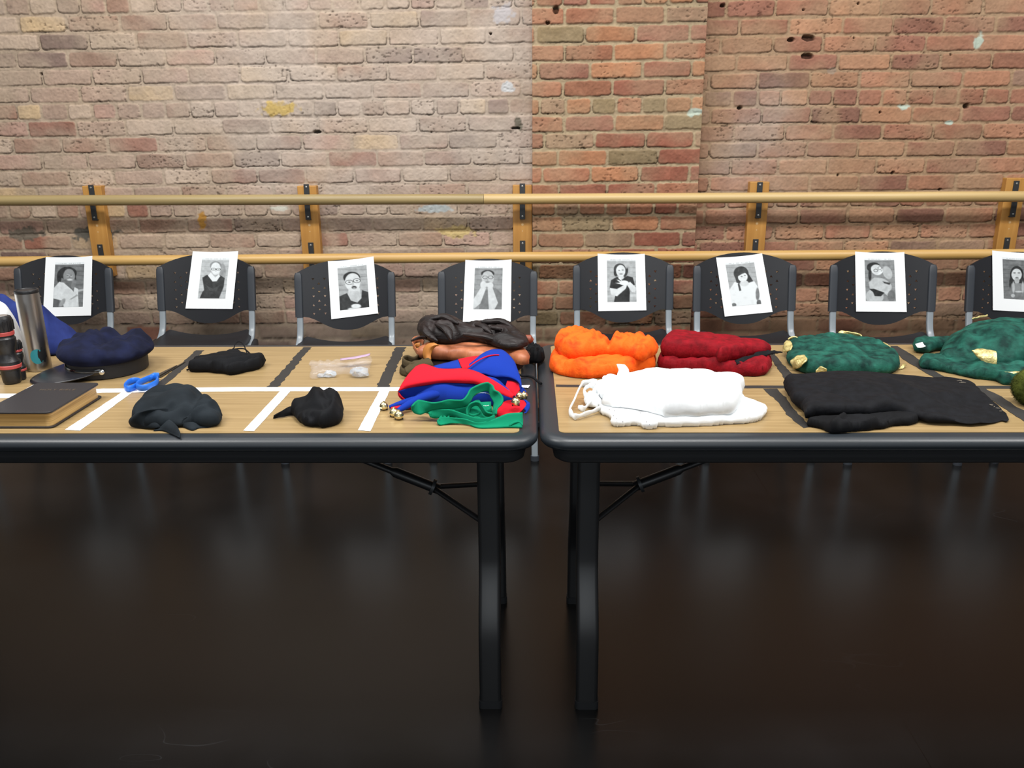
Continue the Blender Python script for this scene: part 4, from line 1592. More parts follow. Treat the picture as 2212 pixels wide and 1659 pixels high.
# white sheet on the seat of the first chair
Pw = [PZ(193, 727, .468), PZ(226, 730, .468), PZ(231, 740, .468), PZ(205, 741, .462), PZ(180, 741, .462)]
b = MB()
b.v = [tuple(p) for p in Pw] + [(p.x, p.y, p.z - .0015) for p in Pw]
b.f = [(0, 1, 2, 3, 4), (9, 8, 7, 6, 5)] + [(i, (i + 1) % 5, 5 + (i + 1) % 5, 5 + i) for i in range(5)]
o = b.build('paper_scrap', M_paper, smooth=False)
origin_to(o, Pw[0])
tag(o, 'white paper scrap showing behind the navy cap on the first chair', 'paper')

# ------------------------------------------------------------------ navy peaked cap
cc = PT(253, 789, 0)
cc = Vector((cc.x, 2.072, T + LAM + .0005))
t = thing('peaked_cap', 'navy peaked cap with black visor and glossy chin strap', 'cap', tuple(cc))
RX, RYY = .0935, .100


def ell(a, k, z):
    return (cc.x + RX * k * math.cos(a), cc.y + RYY * k * math.sin(a), cc.z + z)


b = MB()
n = 64
b.rings([[ell(2 * math.pi * i / n, k, z) for i in range(n)] for k, z in ((.97, 0), (1, .002), (1.01, .02), (1.0, .042), (.96, .043))])
b.build('band', M_band, t, angle=50)
b = MB()
Rg = []
nn_ = 72
for (k, z) in ((1.0, .036), (1.05, .036), (1.12, .041), (1.18, .050), (1.19, .058), (1.15, .067), (1.05, .074), (.9, .079), (.7, .080), (.5, .078), (.3, .076), (.1, .075)):
    ring = []
    for i in range(nn_):
        a = 2 * math.pi * i / nn_
        x, y, zz = ell(a, k, z)
        lx, ly = (x - cc.x) / RX, (y - cc.y) / RYY
        w = min(1, max(0, (z - .042) / .03))
        # slumped crown: two humps with a dip between them
        hump = .012 * math.exp(-((lx + .62) / .42) ** 2) - .016 * math.exp(-((lx + .05) / .2) ** 2 - ((ly - .9) / .8) ** 2) + .006 * math.exp(-((lx - .35) / .35) ** 2) - .014 * max(0, lx - .55) ** 1.0 - .010 * max(0, -ly) * w
        nz = (.5 - math.sqrt(abs(mnoise.noise(Vector((x / .05 + y / .09, y / .06, 3.3)))) * 1.6)) * -.022 + mnoise.noise(Vector((x / .012, y / .02, 9))) * .0025
        nr = mnoise.noise(Vector((math.cos(a) * 3, math.sin(a) * 3, z * 40))) * .04
        q = 1 + nr * min(1, max(0, (k - .5) * 2)) * (1 if z > .037 else 0)
        ring.append((cc.x + (x - cc.x) * q, cc.y + (y - cc.y) * q, zz + (hump + nz) * w))
    Rg.append(ring)
b.rings(Rg)
b.build('crown', M_navy, t, angle=80)
b = MB()
na, nr_ = 36, 8
A0, A1 = math.radians(158), math.radians(284)
for i in range(na + 1):
    a = A0 + (A1 - A0) * i / na
    s = math.sin(math.pi * i / na) ** .62
    for j in range(nr_ + 1):
        v = j / nr_
        k = .98
        x, y, z = ell(a, k, 0)
        ext = .078 * s * v
        x += math.cos(math.radians(222)) * ext * .75 + math.cos(a) * ext * .38
        y += math.sin(math.radians(222)) * ext * .75 + math.sin(a) * ext * .38
        z += .020 - .013 * v * s - .0045 * v * v * s
        b.v.append((x, y, z))
for i in range(na):
    for j in range(nr_):
        a = i * (nr_ + 1) + j
        b.f.append((a, a + 1, a + nr_ + 2, a + nr_ + 1))
b.build('visor', M_vis, t, solid=.0025)
b = MB()
Pp = [Vector(ell(math.radians(a), 1.035, .0225 - .004 * math.sin(math.radians((a - 190) * 1.8)))) for a in range(188, 292, 4)]
b.tube(Pp, (.0075, .0016), 10, ax=(0, 0, 1))
st_ = b.build('chin_strap', M_pat, t)
bp = Vector(ell(math.radians(289), 1.055, .0215))
b = MB()
q = MB()
q.lathe([(.0065, 0), (.0065, .002), (.0045, .004), (.001, .0048)], 20)
dn = Vector((math.cos(math.radians(289)), math.sin(math.radians(289)), 0))
tx = Vector((-dn.y, dn.x, 0))
b.v = [tuple(bp + tx * x + Vector((0, 0, 1)) * y + dn * z) for x, y, z in q.v]
b.f = q.f
b.build('button', M_silv, t)

# ------------------------------------------------------------------ scissors
t = thing('scissors', 'scissors with bright blue plastic handles beside the navy cap', 'scissors', tuple(PT(325, 822, 0)))


def loop(pts, w, hgt, name):
    P = crom([PT(*p) for p in pts], 6, closed=True)
    b = MB()
    b.tube(P, (hgt, w), 10, ax=(0, 0, 1), closed=True)
    return b.build(name, M_scb, t)


loop([(270, 835, .009), (278, 826, .009), (290, 822, .009), (303, 824, .009), (300, 830, .009), (290, 836, .009), (277, 840, .009)], .0028, .0078, 'handle')
loop([(296, 835, .012), (299, 828, .012), (315, 820, .012), (332, 814, .012), (340, 817, .012), (338, 826, .012), (322, 835, .012), (306, 838, .012)], .0028, .0078, 'handle')
b = MB()
b.tube([PT(*p) for p in ((322, 818, .011), (334, 812, .011), (344, 811, .011))], [(.008, .004), (.0085, .008), (.007, .006)], 10, ax=(0, 0, 1))
b.build('handle_joint', M_scb, t)
for (e_, s_, hz) in (((382, 790), (340, 812), .004), ((400, 782), (343, 815), .0015)):
    a_, c_ = PT(*s_, hz), PT(*e_, hz)
    d_ = (c_ - a_).normalized()
    nn = Vector((-d_.y, d_.x, 0))
    b = MB()
    q = [a_ - nn * .006, a_ + nn * .006, c_ + nn * .001, c_ - nn * .001]
    b.v = [tuple(p) for p in q] + [tuple(p + Vector((0, 0, .0016))) for p in q]
    b.f = [(0, 1, 2, 3), (7, 6, 5, 4), (0, 1, 5, 4), (1, 2, 6, 5), (2, 3, 7, 6), (3, 0, 4, 7)]
    b.build('blade', M_scm, t, smooth=False)

# ------------------------------------------------------------------ black cloths on the left table
t = thing('black_bandana', 'crumpled black cloth bandana between the white tape strips at the table front', 'cloth', tuple(PT(375, 895, 0)))
cloth('cloth', M_blk2, [(284, 905), (290, 893, .012), (293, 878, .02), (299, 861, .03), (314, 848, .034), (336, 840, .036), (358, 837, .038), (383, 831, .04), (405, 834, .04), (423, 837, .037), (444, 850, .03), (461, 869, .02), (471, 888, .012), (480, 900, .004), (478, 912), (464, 922), (440, 925), (420, 921), (395, 922), (370, 928), (330, 928), (300, 922)],
      0, .05, t, hs=[(385, 850, .058), (340, 870, .05), (420, 870, .052), (450, 895, .036), (310, 900, .040), (372, 895, .034), (400, 910, .030)],
      folds=[([(430, 845, .04), (422, 870, .04), (404, 890, .03), (385, 905, .02)], -.016, .014), ([(300, 868, .03), (330, 852, .04), (362, 848, .045)], -.006, .01), ([(440, 860, .04), (415, 895, .03)], .005, .012),
             ([(292, 892, .03), (325, 884, .035), (372, 882, .03)], .010, .008), ([(305, 905, .015), (340, 900, .015), (365, 905, .01)], -.018, .014), ([(400, 903, .02), (440, 897, .02), (474, 892, .012)], .007, .006), ([(400, 910, .01), (440, 905, .01), (470, 902, .01)], -.010, .006)],
      wr=(.0055, .05, .5, 2.2), edge=.25, R=.03, seed=12)
patch('hem_fold', M_blk2, [[(283, 902, .022), (297, 893, .034), (320, 886, .040), (345, 882, .038), (372, 880, .03)],
                           [(279, 911, .012), (290, 904, .024), (318, 897, .028), (345, 893, .028), (374, 890, .022)],
                           [(283, 921, .001), (297, 923, .002), (318, 925, .003), (342, 924, .006), (370, 912, .008)]], t, thick=.002, noise_=.0015, ns=.03)
patch('hem_fold', M_blk2, [[(352, 903, .016), (362, 905, .020), (374, 912, .018), (384, 922, .014)], [(340, 921, .004), (356, 918, .012), (372, 926, .010), (390, 938, .006)], [(332, 932, .0), (352, 932, .0), (372, 940, .0), (388, 947, .0)]], t, thick=.002)
patch('hem_fold', M_blk2, [[(396, 903, .020), (415, 896, .025), (432, 899, .022), (452, 892, .022), (474, 893, .014)], [(393, 912, .012), (415, 905, .016), (434, 908, .012), (454, 902, .014), (480, 903, .008)],
                           [(396, 922, .002), (416, 931, .0), (430, 926, .0), (452, 924, .0), (470, 918, .0)]], t, thick=.002, noise_=.001)

t = thing('black_pouch', 'small soft black cloth pouch with a looped string', 'pouch', tuple(PT(490, 790, 0)))
cloth('cloth', M_blk, [(405, 799), (415, 793), (417, 778, .02), (430, 770, .028), (445, 768, .03), (462, 764, .03), (481, 761, .03), (496, 755, .03), (518, 757, .03), (528, 760, .03), (545, 769, .025), (561, 766, .025), (572, 767, .024), (573, 778, .012), (562, 789), (536, 800), (508, 811), (495, 812), (480, 808), (446, 801), (416, 802)],
      0, .036, t, folds=[([(422, 790, .03), (450, 780, .03), (490, 772, .035), (525, 765, .035)], -.010, .008), ([(440, 793, .03), (480, 786, .03), (520, 778, .03), (545, 772, .03)], -.014, .009), ([(508, 803, .03), (540, 785, .035), (570, 772, .03)], .010, .010), ([(470, 797, .03), (498, 803, .025)], .006, .008)],
      wr=(.006, .03, .3, 2.8), edge=.35, R=.014, seed=21)
rope('string', M_blk, [(497, 757, .034), (505, 752, .036), (507, 745, .040), (512, 739, .042), (520, 739, .042), (527, 746, .038), (531, 756, .030), (536, 768, .028)], .0016, t)
rope('string', M_blk, [(498, 756, .034), (512, 753.5, .034), (527, 753.5, .034), (536, 760, .030), (545, 769, .026)], .0018, t)
rope('string', M_blk, [(403, 799.5, .003), (410, 797, .005), (418, 796, .01)], .0022, t)

t = thing('black_scarf', 'knotted black scarf with a pointed tail, in the middle of the left table front', 'scarf', tuple(PT(685, 890, 0)))
cloth('cloth', M_blk, [(630, 884), (630, 875, .02), (644, 872, .024), (666, 861, .032), (669, 847, .040), (677, 838, .045), (688, 834, .048), (699, 835, .048), (704, 840, .045), (714, 846, .04), (725, 854, .034), (733, 861, .03), (739, 873, .02), (742, 888, .01), (740, 903), (733, 913), (718, 921), (694, 928), (685, 922), (665, 921), (652, 917), (643, 905), (635, 894)],
      0, .05, t, hs=[(690, 850, .062), (720, 870, .05), (650, 880, .036), (700, 900, .042), (665, 905, .030)],
      folds=[([(640, 882, .03), (670, 878, .035), (700, 878, .04), (708, 868, .045)], -.012, .008), ([(645, 892, .03), (680, 892, .035), (712, 888, .04), (732, 868, .03)], .008, .008), ([(665, 900, .02), (690, 903, .03), (720, 897, .03), (738, 880, .02)], -.012, .008),
             ([(668, 898, .02), (680, 915, .01)], -.007, .006), ([(699, 842, .045), (702, 858, .045), (710, 866, .04)], -.008, .006), ([(676, 845, .05), (684, 862, .045)], .006, .008)],
      wr=(.007, .035, .6, 2.4), edge=.3, R=.02, seed=31)
patch('scarf_tail', M_blk, [[(592, 898, .008), (606, 889, .014), (622, 880, .018), (640, 876, .018)], [(591, 901, .004), (608, 895, .008), (624, 890, .010), (642, 888, .012)], [(590, 904, .001), (610, 902, .001), (628, 898, .001), (644, 897, .001)]], t, thick=.003)

# ------------------------------------------------------------------ clear bag
t = thing('clear_plastic_bag', 'crinkled clear plastic zip bag with two clear lumps inside', 'bag', tuple(PT(735, 795, 0)))
cloth('bag_film', M_bag, [(667, 778, .010), (693, 776, .012), (719, 774, .016), (765, 769, .020), (800, 762, .026), (803, 765, .022), (802, 780, .012), (800, 797), (796, 804), (780, 811), (758, 811), (746, 806), (719, 812), (696, 817), (672, 821), (671, 809), (673, 797)],
      0, .020, t, hs=[(670, 790, .008), (710, 795, .020), (745, 790, .012), (775, 790, .026), (790, 775, .02)], wr=(.0055, .02, .6, 1.6), edge=.3, R=.012, step=.0035, seed=41, ridged=True, fine=.003)
patch('zip_seal', mat('lilac_zip_strip', C(176, 150, 176), .3), [[(735, 774.5, .021), (765, 770.5, .024), (800, 763.5, .030)], [(735, 778, .021), (765, 775, .024), (798, 768, .028)]], t, thick=.0012)
for (px, py, r, sd_) in ((712, 808, .013, 1), (776, 804, .019, 2), (694, 811, .008, 3)):
    c_ = PT(px, py, r * .6)
    bm = bmesh.new()
    bmesh.ops.create_icosphere(bm, subdivisions=2, radius=r)
    rnd = random.Random(sd_)
    for v in bm.verts:
        k = 1 + rnd.uniform(-.22, .22)
        v.co = Vector((v.co.x * 1.25 * k, v.co.y * k, max(-r * .55, v.co.z * .62 * k)))
    b = MB()
    bm.verts.ensure_lookup_table()
    b.v = [tuple(v.co + c_) for v in bm.verts]
    b.f = [tuple(v.index for v in f.verts) for f in bm.faces]
    bm.free()
    o = b.build('clear_stone', M_glassy, None, smooth=False)
    origin_to(o, c_)
    tag(o, {1: 'middle of three clear lumps inside the plastic bag, left half', 2: 'largest clear lump, in the right half of the plastic bag', 3: 'smallest clear lump, in the left corner of the plastic bag'}[sd_], 'stone', 'clear lumps inside the plastic bag')
# ------------------------------------------------------------------ brown costume pile
t = thing('olive_costume', 'olive felt costume piece with curled ends at the bottom of the brown pile', 'costume', tuple(PT(900, 800, 0)))
cloth('base_fold', M_brn, [(880, 812), (874, 800), (900, 785, .016), (915, 772, .02), (960, 760, .02), (1060, 756, .02), (1110, 760, .02), (1126, 775, .012), (1130, 790), (1115, 800), (1060, 806), (960, 806), (910, 812)], 0, .021, t, wr=(.003, .03, .1, 2), edge=.35, R=.012, seed=51, ridged=True)
strip_band('curled_edge', M_oliv, [(900, 812, 0), (885, 815, 0), (868, 811, 0), (865, 803, 0), (880, 799, 0), (893, 797, 0), (900, 790, .0)], .018, t, lean=-.004)
strip_band('curled_edge', M_oliv, [(905, 797, .016), (890, 799, .018), (873, 792, .018), (870, 783, .018), (882, 780, .018), (895, 785, .018), (905, 778, .018), (915, 772, .018)], [.018, .02, .018, .016, .016, .018, .02, .02], t, lean=-.003)
patch('curled_edge', M_oliv, [[(872, 796, .026), (890, 784, .034), (908, 776, .038), (925, 774, .038)], [(876, 806, .018), (895, 796, .026), (915, 788, .03), (935, 786, .03)], [(884, 814, .004), (900, 812, .004), (920, 808, .004), (940, 806, .004)]], t, thick=.003, noise_=.003)

t = thing('copper_costume', 'shiny copper satin costume folded under the dark brown satin', 'costume', tuple(PT(1010, 775, 0)))
cloth('folded_layer', M_cop, [(905, 772, .030), (900, 755, .045), (908, 742, .055), (935, 730, .06), (1000, 728, .06), (1090, 735, .06), (1130, 750, .05), (1143, 772, .036), (1141, 785, .030), (1120, 788, .028), (1085, 778, .028), (1040, 786, .028), (985, 780, .028), (930, 776, .028)],
      .025, .033, t, folds=[([(940, 765, .06), (990, 762, .065), (1030, 755, .065)], -.008, .009), ([(1018, 775, .05), (1030, 762, .06)], -.008, .012), ([(930, 750, .065), (980, 745, .07), (1060, 752, .07)], .006, .014)], wr=(.006, .035, .15, 2.4), edge=.45, R=.022, seed=52)
patch('cuff', M_cuff, [[(916, 774, .032), (913, 762, .042), (917, 750, .056), (926, 743, .066), (938, 741, .070)], [(923, 778, .034), (921, 766, .046), (925, 754, .060), (934, 746, .070), (944, 744, .072)], [(931, 777, .034), (931, 766, .046), (935, 755, .058), (941, 748, .066), (948, 746, .068)]], t, thick=.003)
strip_band('curled_edge', M_cop, [(914, 770, .030), (904, 768, .032), (897, 758, .034), (893, 749, .036), (899, 741, .04), (909, 740, .042), (914, 748, .04)], [.014, .016, .018, .018, .018, .018, .016], t, lean=.003)
strip_band('curled_edge', M_cuff, [(918, 772, .032), (909, 764, .034), (898, 760, .034), (900, 752, .038), (908, 750, .04)], .012, t, lean=.003)
b = MB()
b.tube([PT(*p) for p in ((1128, 736, .064), (1136, 733, .066), (1145, 733, .066), (1151, 736, .062))], [.006, .012, .012, .005], 12)
b.build('rolled_corner', M_rust, t)
patch('turned_corner', M_cop, [[(1108, 776, .032), (1122, 777, .034), (1134, 776, .038), (1142, 772, .04)], [(1116, 781, .026), (1126, 784, .024), (1135, 787, .022), (1143, 786, .024)]], t, thick=.003)

t = thing('dark_brown_costume', 'dark brown satin costume heaped on top of the copper costume', 'costume', tuple(PT(1010, 745, 0)))
cloth('heap', M_brn, [(914, 735, .060), (902, 716, .075), (901, 702, .085), (908, 692, .095), (925, 680, .105), (947, 672, .112), (978, 673, .112), (994, 679, .108), (1003, 688, .100), (1016, 692, .096), (1048, 687, .098), (1094, 688, .096), (1106, 697, .09), (1125, 720, .075), (1140, 750, .05), (1143, 768, .034), (1134, 775, .032), (1098, 766, .048), (1062, 750, .058), (1026, 737, .062), (1002, 738, .062), (983, 744, .060), (947, 744, .060), (928, 740, .060)],
      .058, .048, t, hs=[(945, 700, .055), (975, 690, .055), (1005, 700, .036), (1070, 702, .040), (1100, 730, .03), (1130, 760, .014), (930, 725, .045), (1000, 728, .030)],
      folds=[([(1000, 690, .10), (1010, 705, .09), (1030, 712, .085), (1060, 712, .085)], -.012, .009), ([(925, 720, .1), (940, 700, .1), (965, 715, .09)], -.006, .008), ([(950, 695, .11), (975, 705, .1), (990, 725, .08)], .008, .008), ([(1050, 705, .1), (1066, 720, .085), (1078, 725, .08)], -.012, .007),
             ([(1075, 702, .1), (1090, 722, .08), (1100, 728, .08)], .008, .006), ([(1010, 722, .085), (1060, 730, .08), (1120, 755, .05)], .006, .009), ([(1100, 700, .095), (1115, 725, .075)], .006, .008)],
      wr=(.009, .035, -.6, 2.6), edge=.35, R=.03, seed=53, ridged=True, step=.004)
for i_, (pts) in enumerate(([(930, 690, .112), (960, 684, .118), (990, 700, .108)], [(940, 700, .108), (965, 712, .1), (975, 735, .08)], [(1040, 696, .104), (1080, 694, .102), (1104, 705, .094)], [(1060, 708, .1), (1085, 712, .092), (1092, 726, .08)], [(915, 705, .098), (925, 720, .085), (945, 738, .07)], [(1000, 722, .09), (1050, 728, .082), (1095, 745, .062)], [(1020, 700, .094), (1045, 706, .094), (1062, 722, .082)])):
    P = crom([PT(*p) for p in pts], 6)
    rr = [(.004 + .0045 * math.sin(math.pi * k / (len(P) - 1)), .010 * math.sin(math.pi * k / (len(P) - 1)) + .002) for k in range(len(P))]
    b = MB()
    b.tube(P, rr, 10, ax=(0, 0, 1))
    b.build('gathered_fold', M_brn, t)
cloth('trailing_end', M_brn, [(1100, 772, .03), (1096, 760, .04), (1120, 745, .055), (1134, 752, .045), (1146, 768, .03), (1142, 776, .026), (1122, 778, .026)], .028, .016, t, wr=(.003, .02, .4, 2), seed=54, R=.01)
patch('frayed_tip', M_brn, [[(888, 735, .066), (896, 730, .07), (908, 726, .074), (920, 726, .076)], [(889, 738, .062), (898, 735, .064), (910, 732, .066), (922, 732, .068)]], t, thick=.004)
t = thing('black_drawstring_bag', 'crumpled black gathered cloth with a cord on the gap between the tables', 'cloth', tuple(PT(1158, 775, 0)))
cloth('cloth', M_blk, [(1132, 782), (1134, 762, .012), (1138, 748, .02), (1150, 745, .022), (1163, 750, .02), (1168, 762, .014), (1176, 767, .012), (1177, 778, .004), (1168, 786), (1150, 785)], 0, .03, t, wr=(.014, .016, .5, 1), edge=.3, R=.010, seed=61, step=.003, ridged=True, fine=.002)
rope('cord', M_blk, [(1116, 806, .012), (1128, 812, .006), (1140, 812, .004), (1152, 816, .003), (1162, 824, .0025), (1169, 829, .0025)], .0032, t)

# ------------------------------------------------------------------ jester hat
t = thing('jester_hat', 'red and blue felt jester hat with brass bells on its points', 'hat', tuple(PT(1000, 850, 0)))
cloth('lining', M_blu, [(866, 850, .02), (880, 828, .045), (915, 806, .06), (960, 800, .06), (1010, 800, .06), (1070, 800, .06), (1112, 822, .05), (1124, 846, .025), (1120, 862, .008), (1090, 872), (1040, 880), (960, 880), (900, 872)],
      .0, .055, t, hs=[(880, 850, .035), (950, 830, .055), (1050, 830, .06), (1110, 850, .035), (1000, 865, .035)], wr=(.003, .04, .2, 2), edge=.3, R=.03, seed=71)
# red front panel
patch('red_panel', M_red, [[(899, 792, .068), (914, 787, .072), (930, 791, .070), (948, 797, .067), (975, 798, .067), (1002, 797, .068), (1030, 804, .066), (1062, 820, .058), (1094, 840, .044), (1110, 853, .034)],
                           [(882, 810, .058), (900, 808, .062), (926, 808, .064), (950, 810, .064), (975, 810, .066), (1002, 810, .067), (1030, 815, .064), (1062, 827, .054), (1092, 845, .040), (1109, 856, .032)],
                           [(868, 831, .046), (884, 829, .050), (918, 824, .056), (948, 821, .058), (975, 820, .060), (1002, 820, .060), (1030, 823, .058), (1060, 834, .048), (1090, 850, .036), (1108, 858, .030)],
                           [(859, 846, .034), (880, 838, .040), (922, 832, .045), (950, 827, .050), (975, 826, .052), (1002, 827, .052), (1030, 829, .051), (1062, 841, .042), (1090, 854, .032), (1106, 860, .028)]], t, thick=.0035, nu=4, nv=3)
# turned-under edge below the red panel
patch('blue_lining_flap', M_blu, [[(861, 845, .035), (882, 838, .040), (922, 833, .045), (960, 829, .049), (1002, 829, .050), (1035, 833, .046), (1070, 847, .036)],
                                  [(861, 850, .028), (882, 847, .030), (922, 845, .032), (960, 842, .034), (1002, 842, .034), (1035, 848, .030), (1070, 860, .022)],
                                  [(866, 858, .016), (884, 862, .012), (922, 862, .012), (960, 862, .012), (1002, 864, .010), (1035, 868, .008), (1070, 876, .004)]], t, thick=.003, nu=4)
patch('red_edge', M_red, [[(859, 848, .031), (862, 856, .022), (871, 865, .011), (882, 871, .004)], [(862, 846, .033), (866, 855, .024), (876, 863, .013), (888, 868, .006)]], t, thick=.003)
# blue back crown
patch('blue_panel', M_blu, [[(1002, 796, .062), (1020, 783, .074), (1038, 768, .086), (1054, 759, .092), (1070, 755.5, .093), (1087, 758, .090), (1103, 772, .080), (1112, 785, .070)],
                            [(1010, 800, .062), (1028, 790, .072), (1045, 780, .080), (1060, 775, .084), (1074, 774, .084), (1090, 778, .080), (1108, 790, .070), (1118, 802, .060)],
                            [(1022, 803, .062), (1038, 798, .068), (1052, 794, .072), (1066, 793, .073), (1080, 794, .072), (1096, 797, .068), (1114, 806, .060), (1124, 820, .048)],
                            [(1034, 807, .060), (1048, 808, .060), (1060, 812, .057), (1072, 814, .056), (1086, 814, .056), (1102, 816, .054), (1118, 824, .046), (1127, 838, .036)]], t, thick=.004, nu=5, nv=4)
patch('blue_panel', M_blu, [[(937, 792, .058), (955, 787, .063), (972, 783, .067), (990, 778, .072)], [(940, 797, .060), (958, 797, .062), (976, 797, .064), (996, 797, .066)]], t, thick=.004)
patch('red_wedge', M_red, [[(990, 777, .073), (1005, 774, .077), (1022, 771, .081), (1040, 769, .083)], [(994, 787, .068), (1004, 784, .071), (1016, 781, .074), (1030, 778, .077)], [(999, 797, .064), (1003, 797, .064), (1007, 797, .064), (1012, 796, .065)]], t, thick=.004)
rope('red_piping', M_red, [(1008, 797, .068), (1022, 786, .078), (1038, 776, .086), (1054, 769.5, .089), (1068, 767, .090), (1078, 767, .089)], .0016, t)
# rounded opening at the right
patch('opening_rim', M_blu, [[(1127, 836, .037), (1127, 848, .026), (1120, 858, .018), (1110, 862, .018)], [(1131, 840, .028), (1131, 851, .018), (1122, 860, .012), (1110, 865, .012)]], t, thick=.004)
patch('red_inner_wall', M_red, [[(1096, 822, .046), (1110, 824, .044), (1120, 830, .038), (1123, 842, .030)], [(1092, 838, .034), (1104, 840, .032), (1114, 846, .026), (1118, 851, .022)], [(1100, 850, .024), (1108, 853, .020), (1112, 856, .018), (1114, 857, .018)]], t, thick=.003)
patch('blue_inner_lining', M_blu, [[(1034, 805, .060), (1080, 808, .058), (1122, 820, .048)], [(1040, 814, .050), (1080, 819, .046), (1124, 828, .036)], [(1048, 832, .034), (1086, 838, .028), (1124, 848, .018)], [(1065, 852, .020), (1097, 860, .012), (1120, 864, .006)]], t, thick=.003)
# blue point with bells, front left
P = crom([PT(*p) for p in ((1075, 850, .014), (1030, 846, .022), (985, 845, .027), (945, 850, .027), (905, 862, .022), (875, 878, .014), (860, 887, .009))], 6)
n = len(P)
b = MB()
b.tube(P, [(.017 * min(1, .3 + 3 * k / n) * (1 - .72 * k / n), .024 * min(1, .3 + 3 * k / n) * (1 - .8 * k / n)) for k in range(n)], 14, ax=(0, 0, 1))
b.build('blue_point', M_blu, t)
P = crom([PT(*p) for p in ((905, 862, .012), (880, 868, .010), (858, 874, .008), (841, 879, .005))], 6)
n = len(P)
b = MB()
b.tube(P, [(.010 * (1 - .7 * k / n), .012 * (1 - .75 * k / n)) for k in range(n)], 12, ax=(0, 0, 1))
b.build('blue_point', M_blu, t)
P = crom([PT(*p) for p in ((890, 877, .006), (865, 880, .005), (845, 882, .003))], 6)
n = len(P)
b = MB()
b.tube(P, [(.006 * (1 - .6 * k / n), .009 * (1 - .7 * k / n)) for k in range(n)], 12, ax=(0, 0, 1))
b.build('red_point', M_red, t)
patch('blue_point', M_blu, [[(1118, 836, .026), (1128, 838, .024), (1136, 845, .018), (1137, 853, .012)], [(1112, 850, .014), (1122, 852, .012), (1130, 857, .008), (1133, 861, .005)]], t, thick=.005)
# red and blue lower right point
patch('red_point', M_red, [[(1072, 884, .006), (1090, 868, .016), (1112, 864, .020), (1133, 866, .020), (1141, 871, .018)], [(1072, 892, .003), (1094, 884, .006), (1114, 880, .008), (1130, 876, .012), (1139, 875, .014)], [(1074, 900, .001), (1096, 898, .001), (1114, 896, .001), (1126, 888, .005), (1134, 880, .010)]], t, thick=.003)
patch('blue_point', M_blu, [[(1131, 864, .022), (1140, 867, .020), (1143, 873, .016)], [(1138, 871, .018), (1143, 877, .012), (1142, 884, .006)], [(1131, 884, .008), (1136, 889, .004), (1133, 894, .001)]], t, thick=.004)
for (px, py, h, r) in ((829, 877, .0095, .0092), (851, 891, .0095, .0098), (861.5, 897, .0095, .0100), (1114, 868, .026, .0095), (1122, 855, .026, .0080), (1132, 854, .024, .0078)):
    bell(px, py, h, r, t)

# ------------------------------------------------------------------ green felt collar
t = thing('green_collar', 'green felt pleated collar in front of the jester hat', 'collar', tuple(PT(1020, 910, 0)))
patch('pleat', M_grn, [[(890, 877, .036), (902, 864, .044), (918, 866, .044), (935, 870, .042), (950, 868, .044), (968, 863, .048), (985, 864, .048), (1000, 863, .049), (1010, 852, .056), (1016, 841, .062), (1030, 833, .066), (1046, 827, .068), (1056, 826, .068)],
                       [(889, 885, .026), (905, 880, .030), (920, 879, .032), (937, 877, .034), (955, 875, .036), (970, 873, .038), (986, 873, .038), (1003, 871, .040), (1013, 860, .047), (1019, 849, .053), (1033, 841, .056), (1047, 836, .058), (1058, 836, .057)],
                       [(896, 892, .018), (908, 896, .016), (922, 890, .020), (938, 884, .026), (955, 882, .028), (972, 882, .028), (988, 881, .029), (1006, 877, .032), (1016, 867, .039), (1022, 857, .044), (1036, 848, .048), (1048, 845, .048), (1060, 846, .046)]], t, thick=.0035, nu=4)
patch('pleat', M_grn, [[(1054, 826, .068), (1064, 832, .062), (1068, 842, .056), (1079, 848, .050), (1087, 860, .040), (1084, 872, .032), (1074, 882, .026), (1072, 894, .018)],
                       [(1056, 836, .057), (1060, 842, .052), (1064, 850, .046), (1071, 857, .040), (1076, 866, .033), (1075, 876, .026), (1070, 886, .020), (1068, 898, .012)],
                       [(1056, 846, .046), (1058, 850, .044), (1060, 857, .038), (1064, 864, .033), (1067, 871, .027), (1066, 880, .020), (1064, 890, .014), (1064, 902, .006)]], t, thick=.0035, nu=4)
patch('pleat', M_grn, [[(1009, 898, .016), (1008, 884, .028), (1014, 873, .038), (1025, 868, .042), (1036, 869, .042), (1044, 878, .034), (1052, 890, .024), (1064, 893, .020)],
                       [(1012, 901, .010), (1013, 890, .020), (1018, 880, .029), (1026, 876, .033), (1034, 877, .032), (1040, 886, .024), (1048, 897, .014), (1062, 899, .012)]], t, thick=.0035, nu=4, nv=6)
patch('pleat', M_grn, [[(925, 891, .020), (938, 885, .025), (955, 884, .027), (975, 885, .027), (1000, 893, .022), (1025, 901, .018), (1050, 902, .018), (1068, 896, .022)],
                       [(929, 900, .012), (942, 896, .015), (958, 893, .018), (978, 894, .018), (1002, 903, .013), (1026, 911, .009), (1050, 913, .008), (1070, 907, .012)],
                       [(938, 902, .008), (948, 903, .008), (962, 899, .012), (980, 900, .011), (1004, 909, .007), (1028, 916, .004), (1052, 917, .003), (1070, 912, .007)]], t, thick=.0035, nu=4)
patch('pleat', M_grn, [[(944, 908, .010), (952, 901, .014), (968, 901, .015), (985, 903, .014), (1005, 905, .014), (1030, 912, .010), (1060, 908, .012), (1095, 894, .024), (1129, 891, .027)],
                       [(946, 916, .004), (955, 910, .007), (970, 908, .009), (986, 909, .008), (1006, 911, .008), (1032, 920, .003), (1062, 918, .004), (1096, 910, .011), (1129, 908, .013)],
                       [(952, 919, .001), (960, 918, .001), (973, 915, .003), (988, 915, .003), (1008, 917, .002), (1034, 926, .000), (1064, 926, .000), (1098, 924, .001), (1128, 926, .000)]], t, thick=.0035, nu=4)
